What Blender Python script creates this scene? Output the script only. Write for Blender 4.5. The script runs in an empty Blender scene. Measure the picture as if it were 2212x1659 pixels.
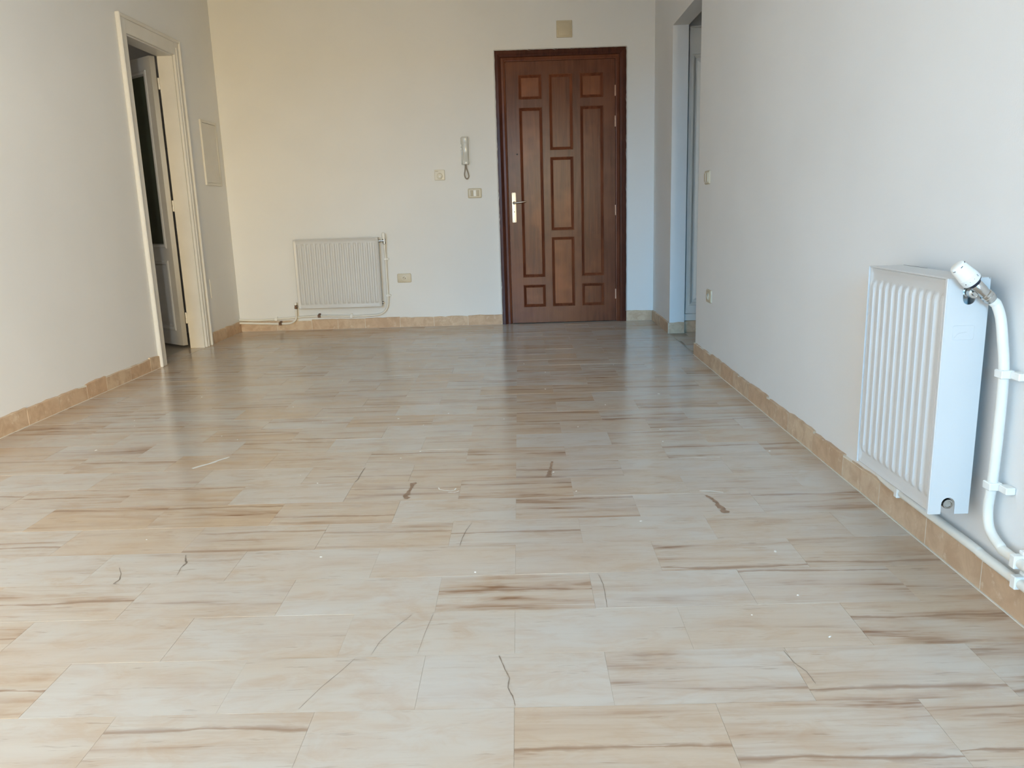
import bpy, bmesh, math, random
from mathutils import Vector, Matrix

S = bpy.context.scene
COL = S.collection
random.seed(7)

# ------------------------------------------------------------------ camera
cam_d = bpy.data.cameras.new('camera')
cam_d.sensor_fit = 'HORIZONTAL'
cam_d.sensor_width = 36.0
cam_d.lens = 1721.05 / 2212 * 36.0
cam_d.clip_start = 0.02
cam = bpy.data.objects.new('camera', cam_d)
COL.objects.link(cam)
_p, _y, _r = 0.2147, -0.0141, -0.0305
_f = Vector((math.sin(_y) * math.cos(_p), math.cos(_y) * math.cos(_p), -math.sin(_p)))
_rt = Vector((math.cos(_y), -math.sin(_y), 0))
_up = _rt.cross(_f)
_rt2 = _rt * math.cos(_r) + _up * math.sin(_r)
_up2 = -_rt * math.sin(_r) + _up * math.cos(_r)
cam.matrix_world = Matrix(((_rt2.x, _up2.x, -_f.x, 0), (_rt2.y, _up2.y, -_f.y, 0),
                           (_rt2.z, _up2.z, -_f.z, 1.0), (0, 0, 0, 1)))
S.camera = cam

# ------------------------------------------------------------------ world, daylight, exposure
W = bpy.data.worlds.new('daylight')
S.world = W
W.use_nodes = True
W.node_tree.nodes['Background'].inputs[0].default_value = (0.55, 0.72, 1.0, 1)
W.node_tree.nodes['Background'].inputs[1].default_value = 0.15
W.cycles.sampling_method = 'NONE'


def area(name, loc, target, sx, sy, power, color, spread=180):
    d = bpy.data.lights.new(name, 'AREA')
    d.shape = 'RECTANGLE'
    d.size, d.size_y = sx, sy
    d.energy = power
    d.color = color
    d.spread = math.radians(spread)
    o = bpy.data.objects.new(name, d)
    COL.objects.link(o)
    o.location = loc
    o.rotation_euler = (Vector(target) - Vector(loc)).to_track_quat('-Z', 'Y').to_euler()
    return o


# open sky and the sunlit terrace, both outside the balcony opening behind the camera
area('sky_daylight', (-2.6, -16.0, 4.2), (0.6, 5.0, 0.3), 7.0, 3.4, 2550, (0.123, 0.551, 1.0))
area('terrace_bounce', (2.4, -9.0, 1.8), (-2.0, 6.0, 1.0), 4.0, 2.4, 1774, (1.0, 0.722, 0.306))
area('side_room_fill', (-4.9, 4.75, 1.7), (-3.0, 6.4, 1.2), 0.8, 1.0, 3.2, (1.0, 0.92, 0.80))  # added weak fill inside the side room, standing in for an unseen window
area('left_wall_fill', (3.2, -5.5, 1.5), (-2.4, 2.5, 1.2), 3.0, 2.4, 3650, (0.64, 0.81, 1.0))  # added fill light that brightens the near left wall
S.view_settings.view_transform = 'Standard'
S.view_settings.look = 'None'
S.view_settings.gamma = 1.0
S.view_settings.exposure = 0.07
S.view_settings.use_curve_mapping = False
S.cycles.max_bounces = 6
S.cycles.glossy_bounces = 2
S.cycles.caustics_reflective = False
S.cycles.caustics_refractive = False

# ------------------------------------------------------------------ materials


def lin(r, g, b):
    def f(c):
        c /= 255.0
        return c / 12.92 if c <= 0.04045 else ((c + 0.055) / 1.055) ** 2.4
    return (f(r), f(g), f(b), 1.0)


def new_mat(name):
    m = bpy.data.materials.new(name)
    m.use_nodes = True
    nt = m.node_tree
    return m, nt, nt.nodes['Principled BSDF']


def node(nt, kind, **kw):
    n = nt.nodes.new(kind)
    for k, v in kw.items():
        setattr(n, k, v)
    return n


def mixrgb(nt, fac, a, b, blend='MIX'):
    n = nt.nodes.new('ShaderNodeMix')
    n.data_type = 'RGBA'
    n.blend_type = blend
    for sock, v in ((n.inputs[0], fac), (n.inputs[6], a), (n.inputs[7], b)):
        if isinstance(v, (int, float)):
            sock.default_value = v
        elif isinstance(v, tuple):
            sock.default_value = v
        else:
            nt.links.new(v, sock)
    return n.outputs[2]


def math_n(nt, op, a, b=None, clamp=False):
    n = nt.nodes.new('ShaderNodeMath')
    n.operation = op
    n.use_clamp = clamp
    for i, v in enumerate((a, b)):
        if v is None:
            continue
        if isinstance(v, (int, float)):
            n.inputs[i].default_value = v
        else:
            nt.links.new(v, n.inputs[i])
    return n.outputs[0]


def ramp(nt, src, lo, hi):
    n = nt.nodes.new('ShaderNodeMapRange')
    n.interpolation_type = 'SMOOTHSTEP'
    n.inputs[1].default_value, n.inputs[2].default_value = lo, hi
    nt.links.new(src, n.inputs[0])
    return n.outputs[0]


def noise(nt, vec, scale, detail=4, rough=0.55, dist=0.0):
    n = nt.nodes.new('ShaderNodeTexNoise')
    n.inputs['Scale'].default_value = scale
    n.inputs['Detail'].default_value = detail
    n.inputs['Roughness'].default_value = rough
    n.inputs['Distortion'].default_value = dist
    if vec is not None:
        nt.links.new(vec, n.inputs['Vector'])
    return n.outputs[0]


def vscale(nt, vec, s):
    n = nt.nodes.new('ShaderNodeVectorMath')
    n.operation = 'MULTIPLY'
    nt.links.new(vec, n.inputs[0])
    n.inputs[1].default_value = s
    return n.outputs[0]


def vadd(nt, a, b):
    n = nt.nodes.new('ShaderNodeVectorMath')
    n.operation = 'ADD'
    nt.links.new(a, n.inputs[0])
    nt.links.new(b, n.inputs[1])
    return n.outputs[0]


def bump(nt, bsdf, h, strength, dist=0.01):
    n = nt.nodes.new('ShaderNodeBump')
    n.inputs['Strength'].default_value = strength
    n.inputs['Distance'].default_value = dist
    nt.links.new(h, n.inputs['Height'])
    nt.links.new(n.outputs[0], bsdf.inputs['Normal'])


def plain(name, col, rough=0.5, metal=0.0, var=0.06, scale=6.0, bump_s=0.0, bump_scale=120.0, coat=0.0, spec=0.5):
    """one colour with a slight mottling and, if asked, fine relief"""
    m, nt, b = new_mat(name)
    tc = node(nt, 'ShaderNodeTexCoord').outputs['Object']
    n = noise(nt, tc, scale, 5)
    d = tuple(c * (1 - var) for c in col[:3]) + (1,)
    l = tuple(min(1, c * (1 + var)) for c in col[:3]) + (1,)
    nt.links.new(mixrgb(nt, ramp(nt, n, 0.3, 0.7), d, l), b.inputs['Base Color'])
    b.inputs['Roughness'].default_value = rough
    b.inputs['Metallic'].default_value = metal
    b.inputs['Specular IOR Level'].default_value = spec
    b.inputs['Coat Weight'].default_value = coat
    if bump_s:
        bump(nt, b, noise(nt, tc, bump_scale, 3), bump_s, 0.004)
    return m


def wall_paint():
    m, nt, b = new_mat('matt_wall_paint')
    pos = node(nt, 'ShaderNodeNewGeometry').outputs['Position']
    n = noise(nt, pos, 1.3, 2)
    nt.links.new(mixrgb(nt, ramp(nt, n, 0.3, 0.7), (0.795, 0.795, 0.785, 1), (0.825, 0.825, 0.815, 1)), b.inputs['Base Color'])
    b.inputs['Roughness'].default_value = 0.62
    b.inputs['Specular IOR Level'].default_value = 0.35
    bump(nt, b, noise(nt, pos, 180, 1), 0.08, 0.003)
    return m


def marble():
    """honed cream marble with brown bedding streaks along each tile; object colour = (tan, streak, haze)"""
    m, nt, b = new_mat('streaked_cream_marble')
    tc = node(nt, 'ShaderNodeTexCoord').outputs['Object']
    oi = node(nt, 'ShaderNodeObjectInfo')
    sep = node(nt, 'ShaderNodeSeparateColor')
    nt.links.new(oi.outputs['Color'], sep.inputs[0])
    tan, streak, haze = sep.outputs[0], sep.outputs[1], sep.outputs[2]
    rnd = node(nt, 'ShaderNodeCombineXYZ')
    nt.links.new(math_n(nt, 'MULTIPLY', oi.outputs['Random'], 57.0), rnd.inputs[0])
    nt.links.new(math_n(nt, 'MULTIPLY', oi.outputs['Random'], 91.0), rnd.inputs[1])
    nt.links.new(math_n(nt, 'MULTIPLY', oi.outputs['Random'], 13.0), rnd.inputs[2])
    v1 = vadd(nt, vscale(nt, tc, (1.5, 14.0, 1.0)), rnd.outputs[0])
    v2 = vadd(nt, vscale(nt, tc, (9.0, 85.0, 1.0)), rnd.outputs[0])
    v3 = vadd(nt, vscale(nt, tc, (2.2, 5.0, 1.0)), rnd.outputs[0])
    pos = node(nt, 'ShaderNodeNewGeometry').outputs['Position']
    n1 = noise(nt, v1, 1.25, 4, 0.6, 0.5)
    n2 = noise(nt, v2, 1.0, 3, 0.6)
    n3 = noise(nt, v3, 1.5, 2, 0.55)
    # ground colour
    tfac = math_n(nt, 'ADD', math_n(nt, 'MULTIPLY', ramp(nt, n3, 0.3, 0.72), 0.40), math_n(nt, 'SUBTRACT', tan, 0.20), clamp=True)
    col = mixrgb(nt, tfac, lin(206, 198, 187), lin(203, 176, 146))
    # cloudy warm mottling
    v5 = vadd(nt, vscale(nt, tc, (7.0, 16.0, 1.0)), rnd.outputs[0])
    n5 = noise(nt, v5, 1.0, 4, 0.68, 0.6)
    col = mixrgb(nt, math_n(nt, 'MULTIPLY', ramp(nt, n5, 0.42, 0.70), 0.42), col, lin(190, 160, 130))
    # fine bedding in every tile
    v4 = vadd(nt, vscale(nt, tc, (2.4, 46.0, 1.0)), rnd.outputs[0])
    n4 = noise(nt, v4, 1.0, 4, 0.65, 0.4)
    col = mixrgb(nt, math_n(nt, 'MULTIPLY', ramp(nt, n4, 0.45, 0.72), math_n(nt, 'ADD', 0.07, math_n(nt, 'MULTIPLY', streak, 0.30))), col, lin(168, 138, 110))
    # soft bands, then hard brown veins, then short dashes
    col = mixrgb(nt, math_n(nt, 'MULTIPLY', ramp(nt, n1, 0.44, 0.64), math_n(nt, 'MULTIPLY', streak, 0.55), clamp=True), col, lin(176, 142, 112))
    vein = math_n(nt, 'MULTIPLY', ramp(nt, n1, 0.57, 0.70), math_n(nt, 'ADD', 0.35, ramp(nt, n4, 0.40, 0.60)))
    col = mixrgb(nt, math_n(nt, 'MULTIPLY', vein, math_n(nt, 'MULTIPLY', streak, 0.85), clamp=True), col, lin(136, 96, 66))
    col = mixrgb(nt, math_n(nt, 'MULTIPLY', ramp(nt, n2, 0.62, 0.72), 0.34), col, lin(136, 108, 84))
    # one long streak placed at random across the tile
    sx = node(nt, 'ShaderNodeSeparateXYZ')
    nt.links.new(tc, sx.inputs[0])
    r2 = math_n(nt, 'FRACT', math_n(nt, 'MULTIPLY', oi.outputs['Random'], 17.31))
    y0 = math_n(nt, 'MULTIPLY', math_n(nt, 'SUBTRACT', r2, 0.5), 0.19)
    lx = vadd(nt, vscale(nt, tc, (3.2, 0.0, 0.0)), rnd.outputs[0])
    wob = math_n(nt, 'MULTIPLY', math_n(nt, 'SUBTRACT', noise(nt, lx, 1.0, 3), 0.5), 0.045)
    dy = math_n(nt, 'ABSOLUTE', math_n(nt, 'SUBTRACT', math_n(nt, 'SUBTRACT', sx.outputs[1], y0), wob))
    lx2 = vadd(nt, vscale(nt, tc, (7.0, 25.0, 0.0)), rnd.outputs[0])
    wid = math_n(nt, 'ADD', 0.0015, math_n(nt, 'MULTIPLY', ramp(nt, noise(nt, lx2, 1.0, 4, 0.6), 0.32, 0.72), 0.016))
    line = math_n(nt, 'SUBTRACT', 1.0, math_n(nt, 'DIVIDE', dy, wid), clamp=True)
    on = ramp(nt, streak, 0.34, 0.62)
    col = mixrgb(nt, math_n(nt, 'MULTIPLY', line, math_n(nt, 'MULTIPLY', on, 0.80), clamp=True), col, lin(140, 103, 74))
    # dried plaster haze lying over several tiles
    hpos = vscale(nt, pos, (1.0, 1.7, 1.0))
    hz = math_n(nt, 'MULTIPLY', ramp(nt, noise(nt, hpos, 2.6, 4.0, 0.6, 0.0), 0.34, 0.74), math_n(nt, 'MULTIPLY', haze, 1.0), clamp=True)
    col = mixrgb(nt, hz, col, lin(208, 207, 205))
    nt.links.new(col, b.inputs['Base Color'])
    r = math_n(nt, 'ADD', 0.19, math_n(nt, 'MULTIPLY', hz, 0.04))
    nt.links.new(r, b.inputs['Roughness'])
    b.inputs['Specular IOR Level'].default_value = 0.5
    return m


def skirting_stone():
    m, nt, b = new_mat('tan_travertine')
    tc = node(nt, 'ShaderNodeTexCoord').outputs['Object']
    oi = node(nt, 'ShaderNodeObjectInfo')
    pos = node(nt, 'ShaderNodeNewGeometry').outputs['Position']
    base = mixrgb(nt, oi.outputs['Random'], lin(204, 173, 142), lin(214, 192, 164))
    n = noise(nt, pos, 14, 5, 0.6, 0.6)
    col = mixrgb(nt, math_n(nt, 'MULTIPLY', ramp(nt, n, 0.35, 0.68), 0.75), base, lin(184, 152, 122))
    n2 = noise(nt, pos, 24, 4, 0.6)
    col = mixrgb(nt, math_n(nt, 'MULTIPLY', ramp(nt, n2, 0.58, 0.72), 0.5), col, lin(228, 214, 192))
    nt.links.new(col, b.inputs['Base Color'])
    b.inputs['Roughness'].default_value = 0.5
    bump(nt, b, noise(nt, pos, 90, 4), 0.12, 0.003)
    return m


def varnished_wood(name, dark, mid, light, horiz=False, rough=0.25):
    m, nt, b = new_mat(name)
    tc = node(nt, 'ShaderNodeTexCoord').outputs['Object']
    oi = node(nt, 'ShaderNodeObjectInfo')
    rnd = node(nt, 'ShaderNodeCombineXYZ')
    for i in range(3):
        nt.links.new(math_n(nt, 'MULTIPLY', oi.outputs['Random'], (31.0, 17.0, 11.0)[i]), rnd.inputs[i])
    s = (2.0, 30.0, 34.0) if horiz else (34.0, 30.0, 2.0)
    v = vadd(nt, vscale(nt, tc, s), rnd.outputs[0])
    n = noise(nt, v, 1.0, 6, 0.62, 0.8)
    big = noise(nt, vadd(nt, tc, rnd.outputs[0]), 2.6, 3)
    col = mixrgb(nt, ramp(nt, n, 0.3, 0.7), dark, mid)
    f = math_n(nt, 'MULTIPLY', math_n(nt, 'ADD', ramp(nt, big, 0.4, 0.7), math_n(nt, 'SUBTRACT', oi.outputs['Random'], 0.45)), 0.75, clamp=True)
    col = mixrgb(nt, f, col, light)
    fine = noise(nt, vscale(nt, v, (3.0, 3.0, 1.0)), 1.0, 3)
    col = mixrgb(nt, math_n(nt, 'MULTIPLY', ramp(nt, fine, 0.55, 0.75), 0.35), col, dark)
    nt.links.new(col, b.inputs['Base Color'])
    b.inputs['Roughness'].default_value = rough
    b.inputs['Specular IOR Level'].default_value = 0.17
    bump(nt, b, math_n(nt, 'ADD', n, math_n(nt, 'MULTIPLY', big, 1.5)), 0.10, 0.004)
    return m


M = {
    'wall': wall_paint(),
    'marble': marble(),
    'grout': plain('pale_grout', lin(178, 166, 148), 0.8, bump_s=0.1),
    'whitegrout': plain('white_grout', lin(226, 220, 208), 0.8, bump_s=0.1),
    'skirt': skirting_stone(),
    'wood': varnished_wood('varnished_mahogany', lin(80, 43, 30), lin(104, 60, 43), lin(116, 69, 47)),
    'woodh': varnished_wood('varnished_mahogany_rail', lin(74, 40, 27), lin(98, 57, 38), lin(108, 64, 42), horiz=True),
    'woodp': varnished_wood('varnished_mahogany_panel', lin(88, 47, 30), lin(114, 65, 42), lin(144, 85, 52)),
    'woodm': varnished_wood('mahogany_moulding_highlit', lin(88, 47, 31), lin(118, 68, 46), lin(132, 78, 52), rough=0.24),  # lighter wood tone, painting in the highlights the mouldings would catch
    'wooddk': varnished_wood('varnished_mahogany_casing', lin(62, 33, 26), lin(84, 47, 36), lin(92, 52, 38)),
    'enamel': plain('white_radiator_enamel', lin(208, 207, 205), 0.32, var=0.015, scale=3),
    'joinery': plain('white_gloss_joinery_paint', lin(220, 217, 210), 0.36, var=0.03, scale=5, bump_s=0.05, bump_scale=40),
    'pipe': plain('white_painted_pipe', lin(232, 229, 220), 0.42, var=0.03),
    'plastic': plain('white_plastic', lin(238, 237, 232), 0.35, var=0.01),
    'ivory': plain('ivory_plastic', lin(204, 192, 166), 0.38, var=0.03),
    'ivorylt': plain('light_ivory_plastic', lin(222, 215, 198), 0.35, var=0.02),
    'ivorydk': plain('worn_ivory_plastic', lin(184, 171, 144), 0.4, var=0.04),
    'handset': plain('pale_grey_plastic', lin(206, 206, 200), 0.22, var=0.02),
    'cord': plain('grey_cord', lin(168, 158, 146), 0.6, var=0.05),
    'chrome': plain('satin_chrome', lin(196, 196, 194), 0.22, metal=1.0, var=0.05, scale=30),
    'brass': plain('pale_satin_brass', lin(236, 216, 190), 0.38, metal=0.55, var=0.05, scale=30),
    'hingem': plain('aged_brass', lin(198, 160, 138), 0.4, metal=0.4, var=0.1, scale=40),
    'steel': plain('brushed_steel', lin(160, 150, 142), 0.3, metal=1.0, var=0.06, scale=30),
    'copper': plain('bare_copper_clip', lin(120, 92, 72), 0.4, metal=0.7, var=0.15, scale=40),
    'black': plain('black_plastic', lin(26, 28, 44), 0.4, var=0.1),
    'ink_and_gap': plain('dark_print_and_gap_shade', lin(40, 40, 48), 0.6),  # print, and the painted shade of the radiator's top gap
    'hole': plain('dark_recess', lin(60, 54, 46), 0.8),
    'crackm': plain('dark_crack_filler', lin(142, 128, 114), 0.8, var=0.2, scale=20),
    'stainm': plain('brown_stain', lin(152, 126, 106), 0.5, var=0.25, scale=40),
    'splash': plain('dried_white_plaster', lin(228, 226, 220), 0.7, var=0.03),
    'stone2': plain('grey_beige_terrazzo', lin(168, 158, 142), 0.35, var=0.08, scale=9),
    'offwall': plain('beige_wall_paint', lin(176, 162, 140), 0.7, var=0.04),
}
mg, ntg, bg = new_mat('dark_green_frosted_glass')
tcg = node(ntg, 'ShaderNodeTexCoord').outputs['Object']
ntg.links.new(mixrgb(ntg, ramp(ntg, noise(ntg, tcg, 3, 3), 0.3, 0.7), (0.085, 0.090, 0.062, 1), (0.110, 0.135, 0.085, 1)), bg.inputs['Base Color'])
bg.inputs['Roughness'].default_value = 0.25
bg.inputs['Transmission Weight'].default_value = 0.2
M['glass'] = mg

# ------------------------------------------------------------------ mesh helpers


def link(name, me, mat, parent=None, loc=(0, 0, 0), smooth=False):
    o = bpy.data.objects.new(name, me)
    COL.objects.link(o)
    o.location = loc
    if mat is not None and len(me.materials) == 0:
        me.materials.append(M[mat] if isinstance(mat, str) else mat)
    if smooth:
        me.polygons.foreach_set('use_smooth', [True] * len(me.polygons))
    if parent is not None:
        o.parent = parent
        if parent.type == 'EMPTY':
            o.matrix_parent_inverse = Matrix.Translation(-parent.location)
    return o


def bm_obj(name, bm, mat, parent=None, loc=(0, 0, 0), smooth=False):
    bmesh.ops.recalc_face_normals(bm, faces=bm.faces[:])
    me = bpy.data.meshes.new(name)
    bm.to_mesh(me)
    bm.free()
    return link(name, me, mat, parent, loc, smooth)


def add_box(bm, lo, hi, bev=0.0, seg=1):
    x0, y0, z0 = lo
    x1, y1, z1 = hi
    vs = [bm.verts.new(p) for p in ((x0, y0, z0), (x1, y0, z0), (x1, y1, z0), (x0, y1, z0),
                                    (x0, y0, z1), (x1, y0, z1), (x1, y1, z1), (x0, y1, z1))]
    fs = [bm.faces.new([vs[i] for i in q]) for q in ((0, 3, 2, 1), (4, 5, 6, 7), (0, 1, 5, 4), (1, 2, 6, 5), (2, 3, 7, 6), (3, 0, 4, 7))]
    if bev:
        es = list({e for f in fs for e in f.edges})
        bmesh.ops.bevel(bm, geom=es, offset=bev, segments=seg, profile=0.5, affect='EDGES')
    return bm


def box(name, lo, hi, mat, parent=None, bev=0.0, seg=1):
    return bm_obj(name, add_box(bmesh.new(), lo, hi, bev, seg), mat, parent)


def boxes(name, lst, mat, parent=None, bev=0.0):
    bm = bmesh.new()
    for lo, hi in lst:
        add_box(bm, lo, hi, bev)
    return bm_obj(name, bm, mat, parent)


def cut_plate(name, outer, holes, thick, mat, mw, parent=None, bev=0.0):
    """flat plate with real holes; 2-D outlines, mapped into the room by matrix mw"""
    cu = bpy.data.curves.new(name + '_outline', 'CURVE')
    cu.dimensions = '2D'
    cu.fill_mode = 'BOTH'
    cu.extrude = thick / 2
    for pts in [outer] + holes:
        sp = cu.splines.new('POLY')
        sp.points.add(len(pts) - 1)
        for p, q in zip(sp.points, pts):
            p.co = (q[0], q[1], 0, 1)
        sp.use_cyclic_u = True
    tmp = bpy.data.objects.new('tmp_outline', cu)
    COL.objects.link(tmp)
    me = bpy.data.meshes.new_from_object(tmp)
    bpy.data.objects.remove(tmp)
    bpy.data.curves.remove(cu)
    me.transform(mw)
    me.materials.clear()
    me.name = name
    return link(name, me, mat, parent)


def catmull(pts, n=8):
    pts = [Vector(p) for p in pts]
    out = []
    for i in range(len(pts) - 1):
        p0 = pts[max(i - 1, 0)]
        p1, p2 = pts[i], pts[i + 1]
        p3 = pts[min(i + 2, len(pts) - 1)]
        for k in range(n):
            t = k / n
            out.append(0.5 * (2 * p1 + (p2 - p0) * t + (2 * p0 - 5 * p1 + 4 * p2 - p3) * t * t + (3 * p1 - p0 - 3 * p2 + p3) * t ** 3))
    out.append(pts[-1])
    return out


def add_tube(bm, path, r, sides=12, cap=True):
    path = [Vector(p) for p in path]
    rings = []
    t0 = (path[1] - path[0]).normalized()
    ref = Vector((0, 0, 1)) if abs(t0.z) < 0.9 else Vector((1, 0, 0))
    nrm = t0.cross(ref).normalized()
    for i, p in enumerate(path):
        a = path[max(i - 1, 0)]
        b = path[min(i + 1, len(path) - 1)]
        t = (b - a).normalized()
        nrm = (nrm - t * nrm.dot(t)).normalized()
        bi = t.cross(nrm)
        rr = r[i] if isinstance(r, (list, tuple)) else r
        rings.append([bm.verts.new(p + nrm * math.cos(2 * math.pi * k / sides) * rr + bi * math.sin(2 * math.pi * k / sides) * rr) for k in range(sides)])
    for a, b in zip(rings, rings[1:]):
        for k in range(sides):
            bm.faces.new((a[k], a[(k + 1) % sides], b[(k + 1) % sides], b[k]))
    if cap:
        bm.faces.new(rings[0][::-1])
        bm.faces.new(rings[-1])
    return bm


def tube(name, path, r, mat, parent=None, sides=12, smooth_path=0):
    if smooth_path:
        path = catmull(path, smooth_path)
    o = bm_obj(name, add_tube(bmesh.new(), path, r, sides), mat, parent)
    shade(o)
    return o


def lathe(name, a, b, prof, mat, parent=None, sides=28):
    """turned piece on the axis a->b; prof = [(distance along axis, radius)]"""
    a, b = Vector(a), Vector(b)
    t = (b - a).normalized()
    path = [a + t * s for s, _ in prof]
    ref = Vector((0, 0, 1)) if abs(t.z) < 0.9 else Vector((1, 0, 0))
    n = t.cross(ref).normalized()
    bi = t.cross(n)
    bm = bmesh.new()
    rings = []
    for p, (_, r) in zip(path, prof):
        rings.append([bm.verts.new(p + n * math.cos(2 * math.pi * k / sides) * r + bi * math.sin(2 * math.pi * k / sides) * r) for k in range(sides)])
    for q, w in zip(rings, rings[1:]):
        for k in range(sides):
            bm.faces.new((q[k], q[(k + 1) % sides], w[(k + 1) % sides], w[k]))
    bm.faces.new(rings[0][::-1])
    bm.faces.new(rings[-1])
    o = bm_obj(name, bm, mat, parent)
    shade(o)
    return o


def shade(o, deg=38):
    me = o.data
    me.polygons.foreach_set('use_smooth', [True] * len(me.polygons))
    me.set_sharp_from_angle(angle=math.radians(deg))


def rrect(x0, y0, x1, y1, r, n=5):
    out = []
    for cx, cy, a0 in ((x1 - r, y1 - r, 0), (x0 + r, y1 - r, 90), (x0 + r, y0 + r, 180), (x1 - r, y0 + r, 270)):
        for k in range(n + 1):
            a = math.radians(a0 + 90 * k / n)
            out.append((cx + r * math.cos(a), cy + r * math.sin(a)))
    return out


def add_domed(bm, outline, z0, z1, r, mw, steps=3):
    """rounded-edge solid: outline at z0, then shrinking rings to z1"""
    cx = sum(p[0] for p in outline) / len(outline)
    cy = sum(p[1] for p in outline) / len(outline)
    wx = max(abs(p[0] - cx) for p in outline)
    wy = max(abs(p[1] - cy) for p in outline)
    levels = [(0.0, z0), (0.0, z1 - r)]
    for s in range(1, steps + 1):
        a = math.pi / 2 * s / steps
        levels.append((r * (1 - math.cos(a)), z1 - r + r * math.sin(a)))
    rings = []
    for inset, z in levels:
        sx, sy = (wx - inset) / wx, (wy - inset) / wy
        rings.append([bm.verts.new(mw @ Vector((cx + (p[0] - cx) * sx, cy + (p[1] - cy) * sy, z))) for p in outline])
    n = len(outline)
    for a, b in zip(rings, rings[1:]):
        for k in range(n):
            bm.faces.new((a[k], a[(k + 1) % n], b[(k + 1) % n], b[k]))
    bm.faces.new(rings[0][::-1])
    bm.faces.new(rings[-1])
    return bm


def domed(name, outline, z0, z1, r, mw, mat, parent=None, steps=3):
    o = bm_obj(name, add_domed(bmesh.new(), outline, z0, z1, r, mw, steps), mat, parent)
    shade(o)
    return o


def tag(o, label=None, cat=None, group=None, kind=None):
    if label:
        o['label'] = label
    if cat:
        o['category'] = cat
    if group:
        o['group'] = group
    if kind:
        o['kind'] = kind
    return o


def thing(name, label, cat, loc=(0, 0, 0), group=None, kind=None):
    o = bpy.data.objects.new(name, None)
    COL.objects.link(o)
    o.location = loc
    o.empty_display_size = 0.05
    return tag(o, label, cat, group, kind)


# ------------------------------------------------------------------ room dimensions (metres)
XL, XR, YB = -2.524, 1.170, 7.116        # front faces of the skirting
WL, WR, WB = XL - 0.012, XR + 0.012, YB + 0.012   # wall planes
YF = -3.20                                # window wall behind the camera
ZC = 2.86                                 # ceiling
WLB, WRB = -2.645, 1.300                  # far faces of left and right walls
DL0, DL1, DLZ = 5.530, 6.285, 2.205       # left doorway
OP0, OP1, OPZ = 5.375, 6.330, 2.300       # opening in right wall
FD0, FD1, FDZ = -0.166, 0.941, 2.308      # front door, outer frame

# matrices mapping flat outlines (x, y, out) onto the walls, `out` pointing into the room


def on_back(x, z, out=0.0):
    return Matrix(((1, 0, 0, x), (0, 0, -1, WB - out), (0, 1, 0, z), (0, 0, 0, 1)))


def on_right(y, z, out=0.0):
    return Matrix(((0, 0, -1, WR - out), (-1, 0, 0, y), (0, 1, 0, z), (0, 0, 0, 1)))


def on_left(y, z, out=0.0):
    return Matrix(((0, 0, 1, WL + out), (1, 0, 0, y), (0, 1, 0, z), (0, 0, 0, 1)))


# ------------------------------------------------------------------ shell
T = 0.2
wb = boxes('wall_back', [((WLB - 2.6, WB, 0), (FD0, WB + T, ZC)), ((FD1, WB, 0), (2.6, WB + T, ZC)), ((FD0, WB, FDZ), (FD1, WB + T, ZC)),
                         ((FD0, WB + 0.12, 0), (FD1, WB + T, FDZ))], 'wall')
tag(wb, 'cream painted end wall around the dark wooden front door', 'wall', kind='structure')
wl = boxes('wall_left', [((WLB, YF, 0), (WL, DL0, ZC)), ((WLB, DL1, 0), (WL, WB, ZC)), ((WLB, DL0, DLZ), (WL, DL1, ZC))], 'wall')
tag(wl, 'cream painted side wall with the white door standing ajar', 'wall', kind='structure')
wr = boxes('wall_right', [((WR, YF, 0), (WRB, OP0, ZC)), ((WR, OP1, 0), (WRB, WB, ZC)), ((WR, OP0, OPZ), (WRB, OP1, ZC))], 'wall')
tag(wr, 'painted side wall with tall radiator and open passage', 'wall', kind='structure')
WX0, WX1, WZ1 = -2.35, 1.05, 2.45
wf = boxes('wall_rear', [((WLB, YF - T, 0), (WX0, YF, ZC)), ((WX1, YF - T, 0), (WRB, YF, ZC)), ((WX0, YF - T, WZ1), (WX1, YF, ZC))], 'wall')
tag(wf, 'painted wall around the wide balcony opening', 'wall', kind='structure')
ce = boxes('ceiling', [((WLB, YF - T, ZC), (WRB, WB + T, ZC + 0.15))], 'wall')
tag(ce, 'plain white plastered ceiling of the room', 'ceiling', kind='structure')
wi = thing('window_1', 'white frame lining the balcony opening', 'window', ((WX0 + WX1) / 2, YF - 0.1, 0), kind='structure')
for lo, hi in (((WX0, YF - 0.14, 0), (WX0 + 0.06, YF - 0.06, WZ1)), ((WX1 - 0.06, YF - 0.14, 0), (WX1, YF - 0.06, WZ1)),
               ((WX0 + 0.06, YF - 0.14, WZ1 - 0.06), (WX1 - 0.06, YF - 0.06, WZ1))):
    box('frame_member', lo, hi, 'joinery', wi, 0.004)

# rooms beyond: dim side room behind the white door, and the passage on the right
sr = boxes('wall_side_room', [((-5.2, 4.2, 0), (WLB - 0.001, 4.3, ZC)), ((-5.3, 4.2, 0), (-5.2, 7.6, ZC))], 'offwall')
tag(sr, 'dim beige wall of the room behind the white door', 'wall', kind='structure')
sc_ = boxes('ceiling_side_room', [((-5.3, 4.2, 2.62), (WLB - 0.001, 7.4, 2.86))], 'offwall')
tag(sc_, 'dim ceiling of the room behind the white door', 'ceiling', kind='structure')
sf = boxes('floor_side_room', [((-5.3, 4.2, -0.1), (WLB - 0.035, 7.4, -0.001))], 'stone2')
tag(sf, 'grey stone floor of the room behind the white door', 'floor', kind='structure')
wc = boxes('wall_passage', [((WRB + 0.001, 4.7, 0), (2.5, 4.8, ZC)), ((2.5, 4.7, 0), (2.6, 7.0, ZC)), ((WRB + 0.001, 6.42, 2.30), (2.5, 6.6, ZC)), ((2.12, 6.42, 0), (2.5, 6.6, 2.30))], 'wall')
tag(wc, 'painted wall of the passage beyond the opening', 'wall', kind='structure')
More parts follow.
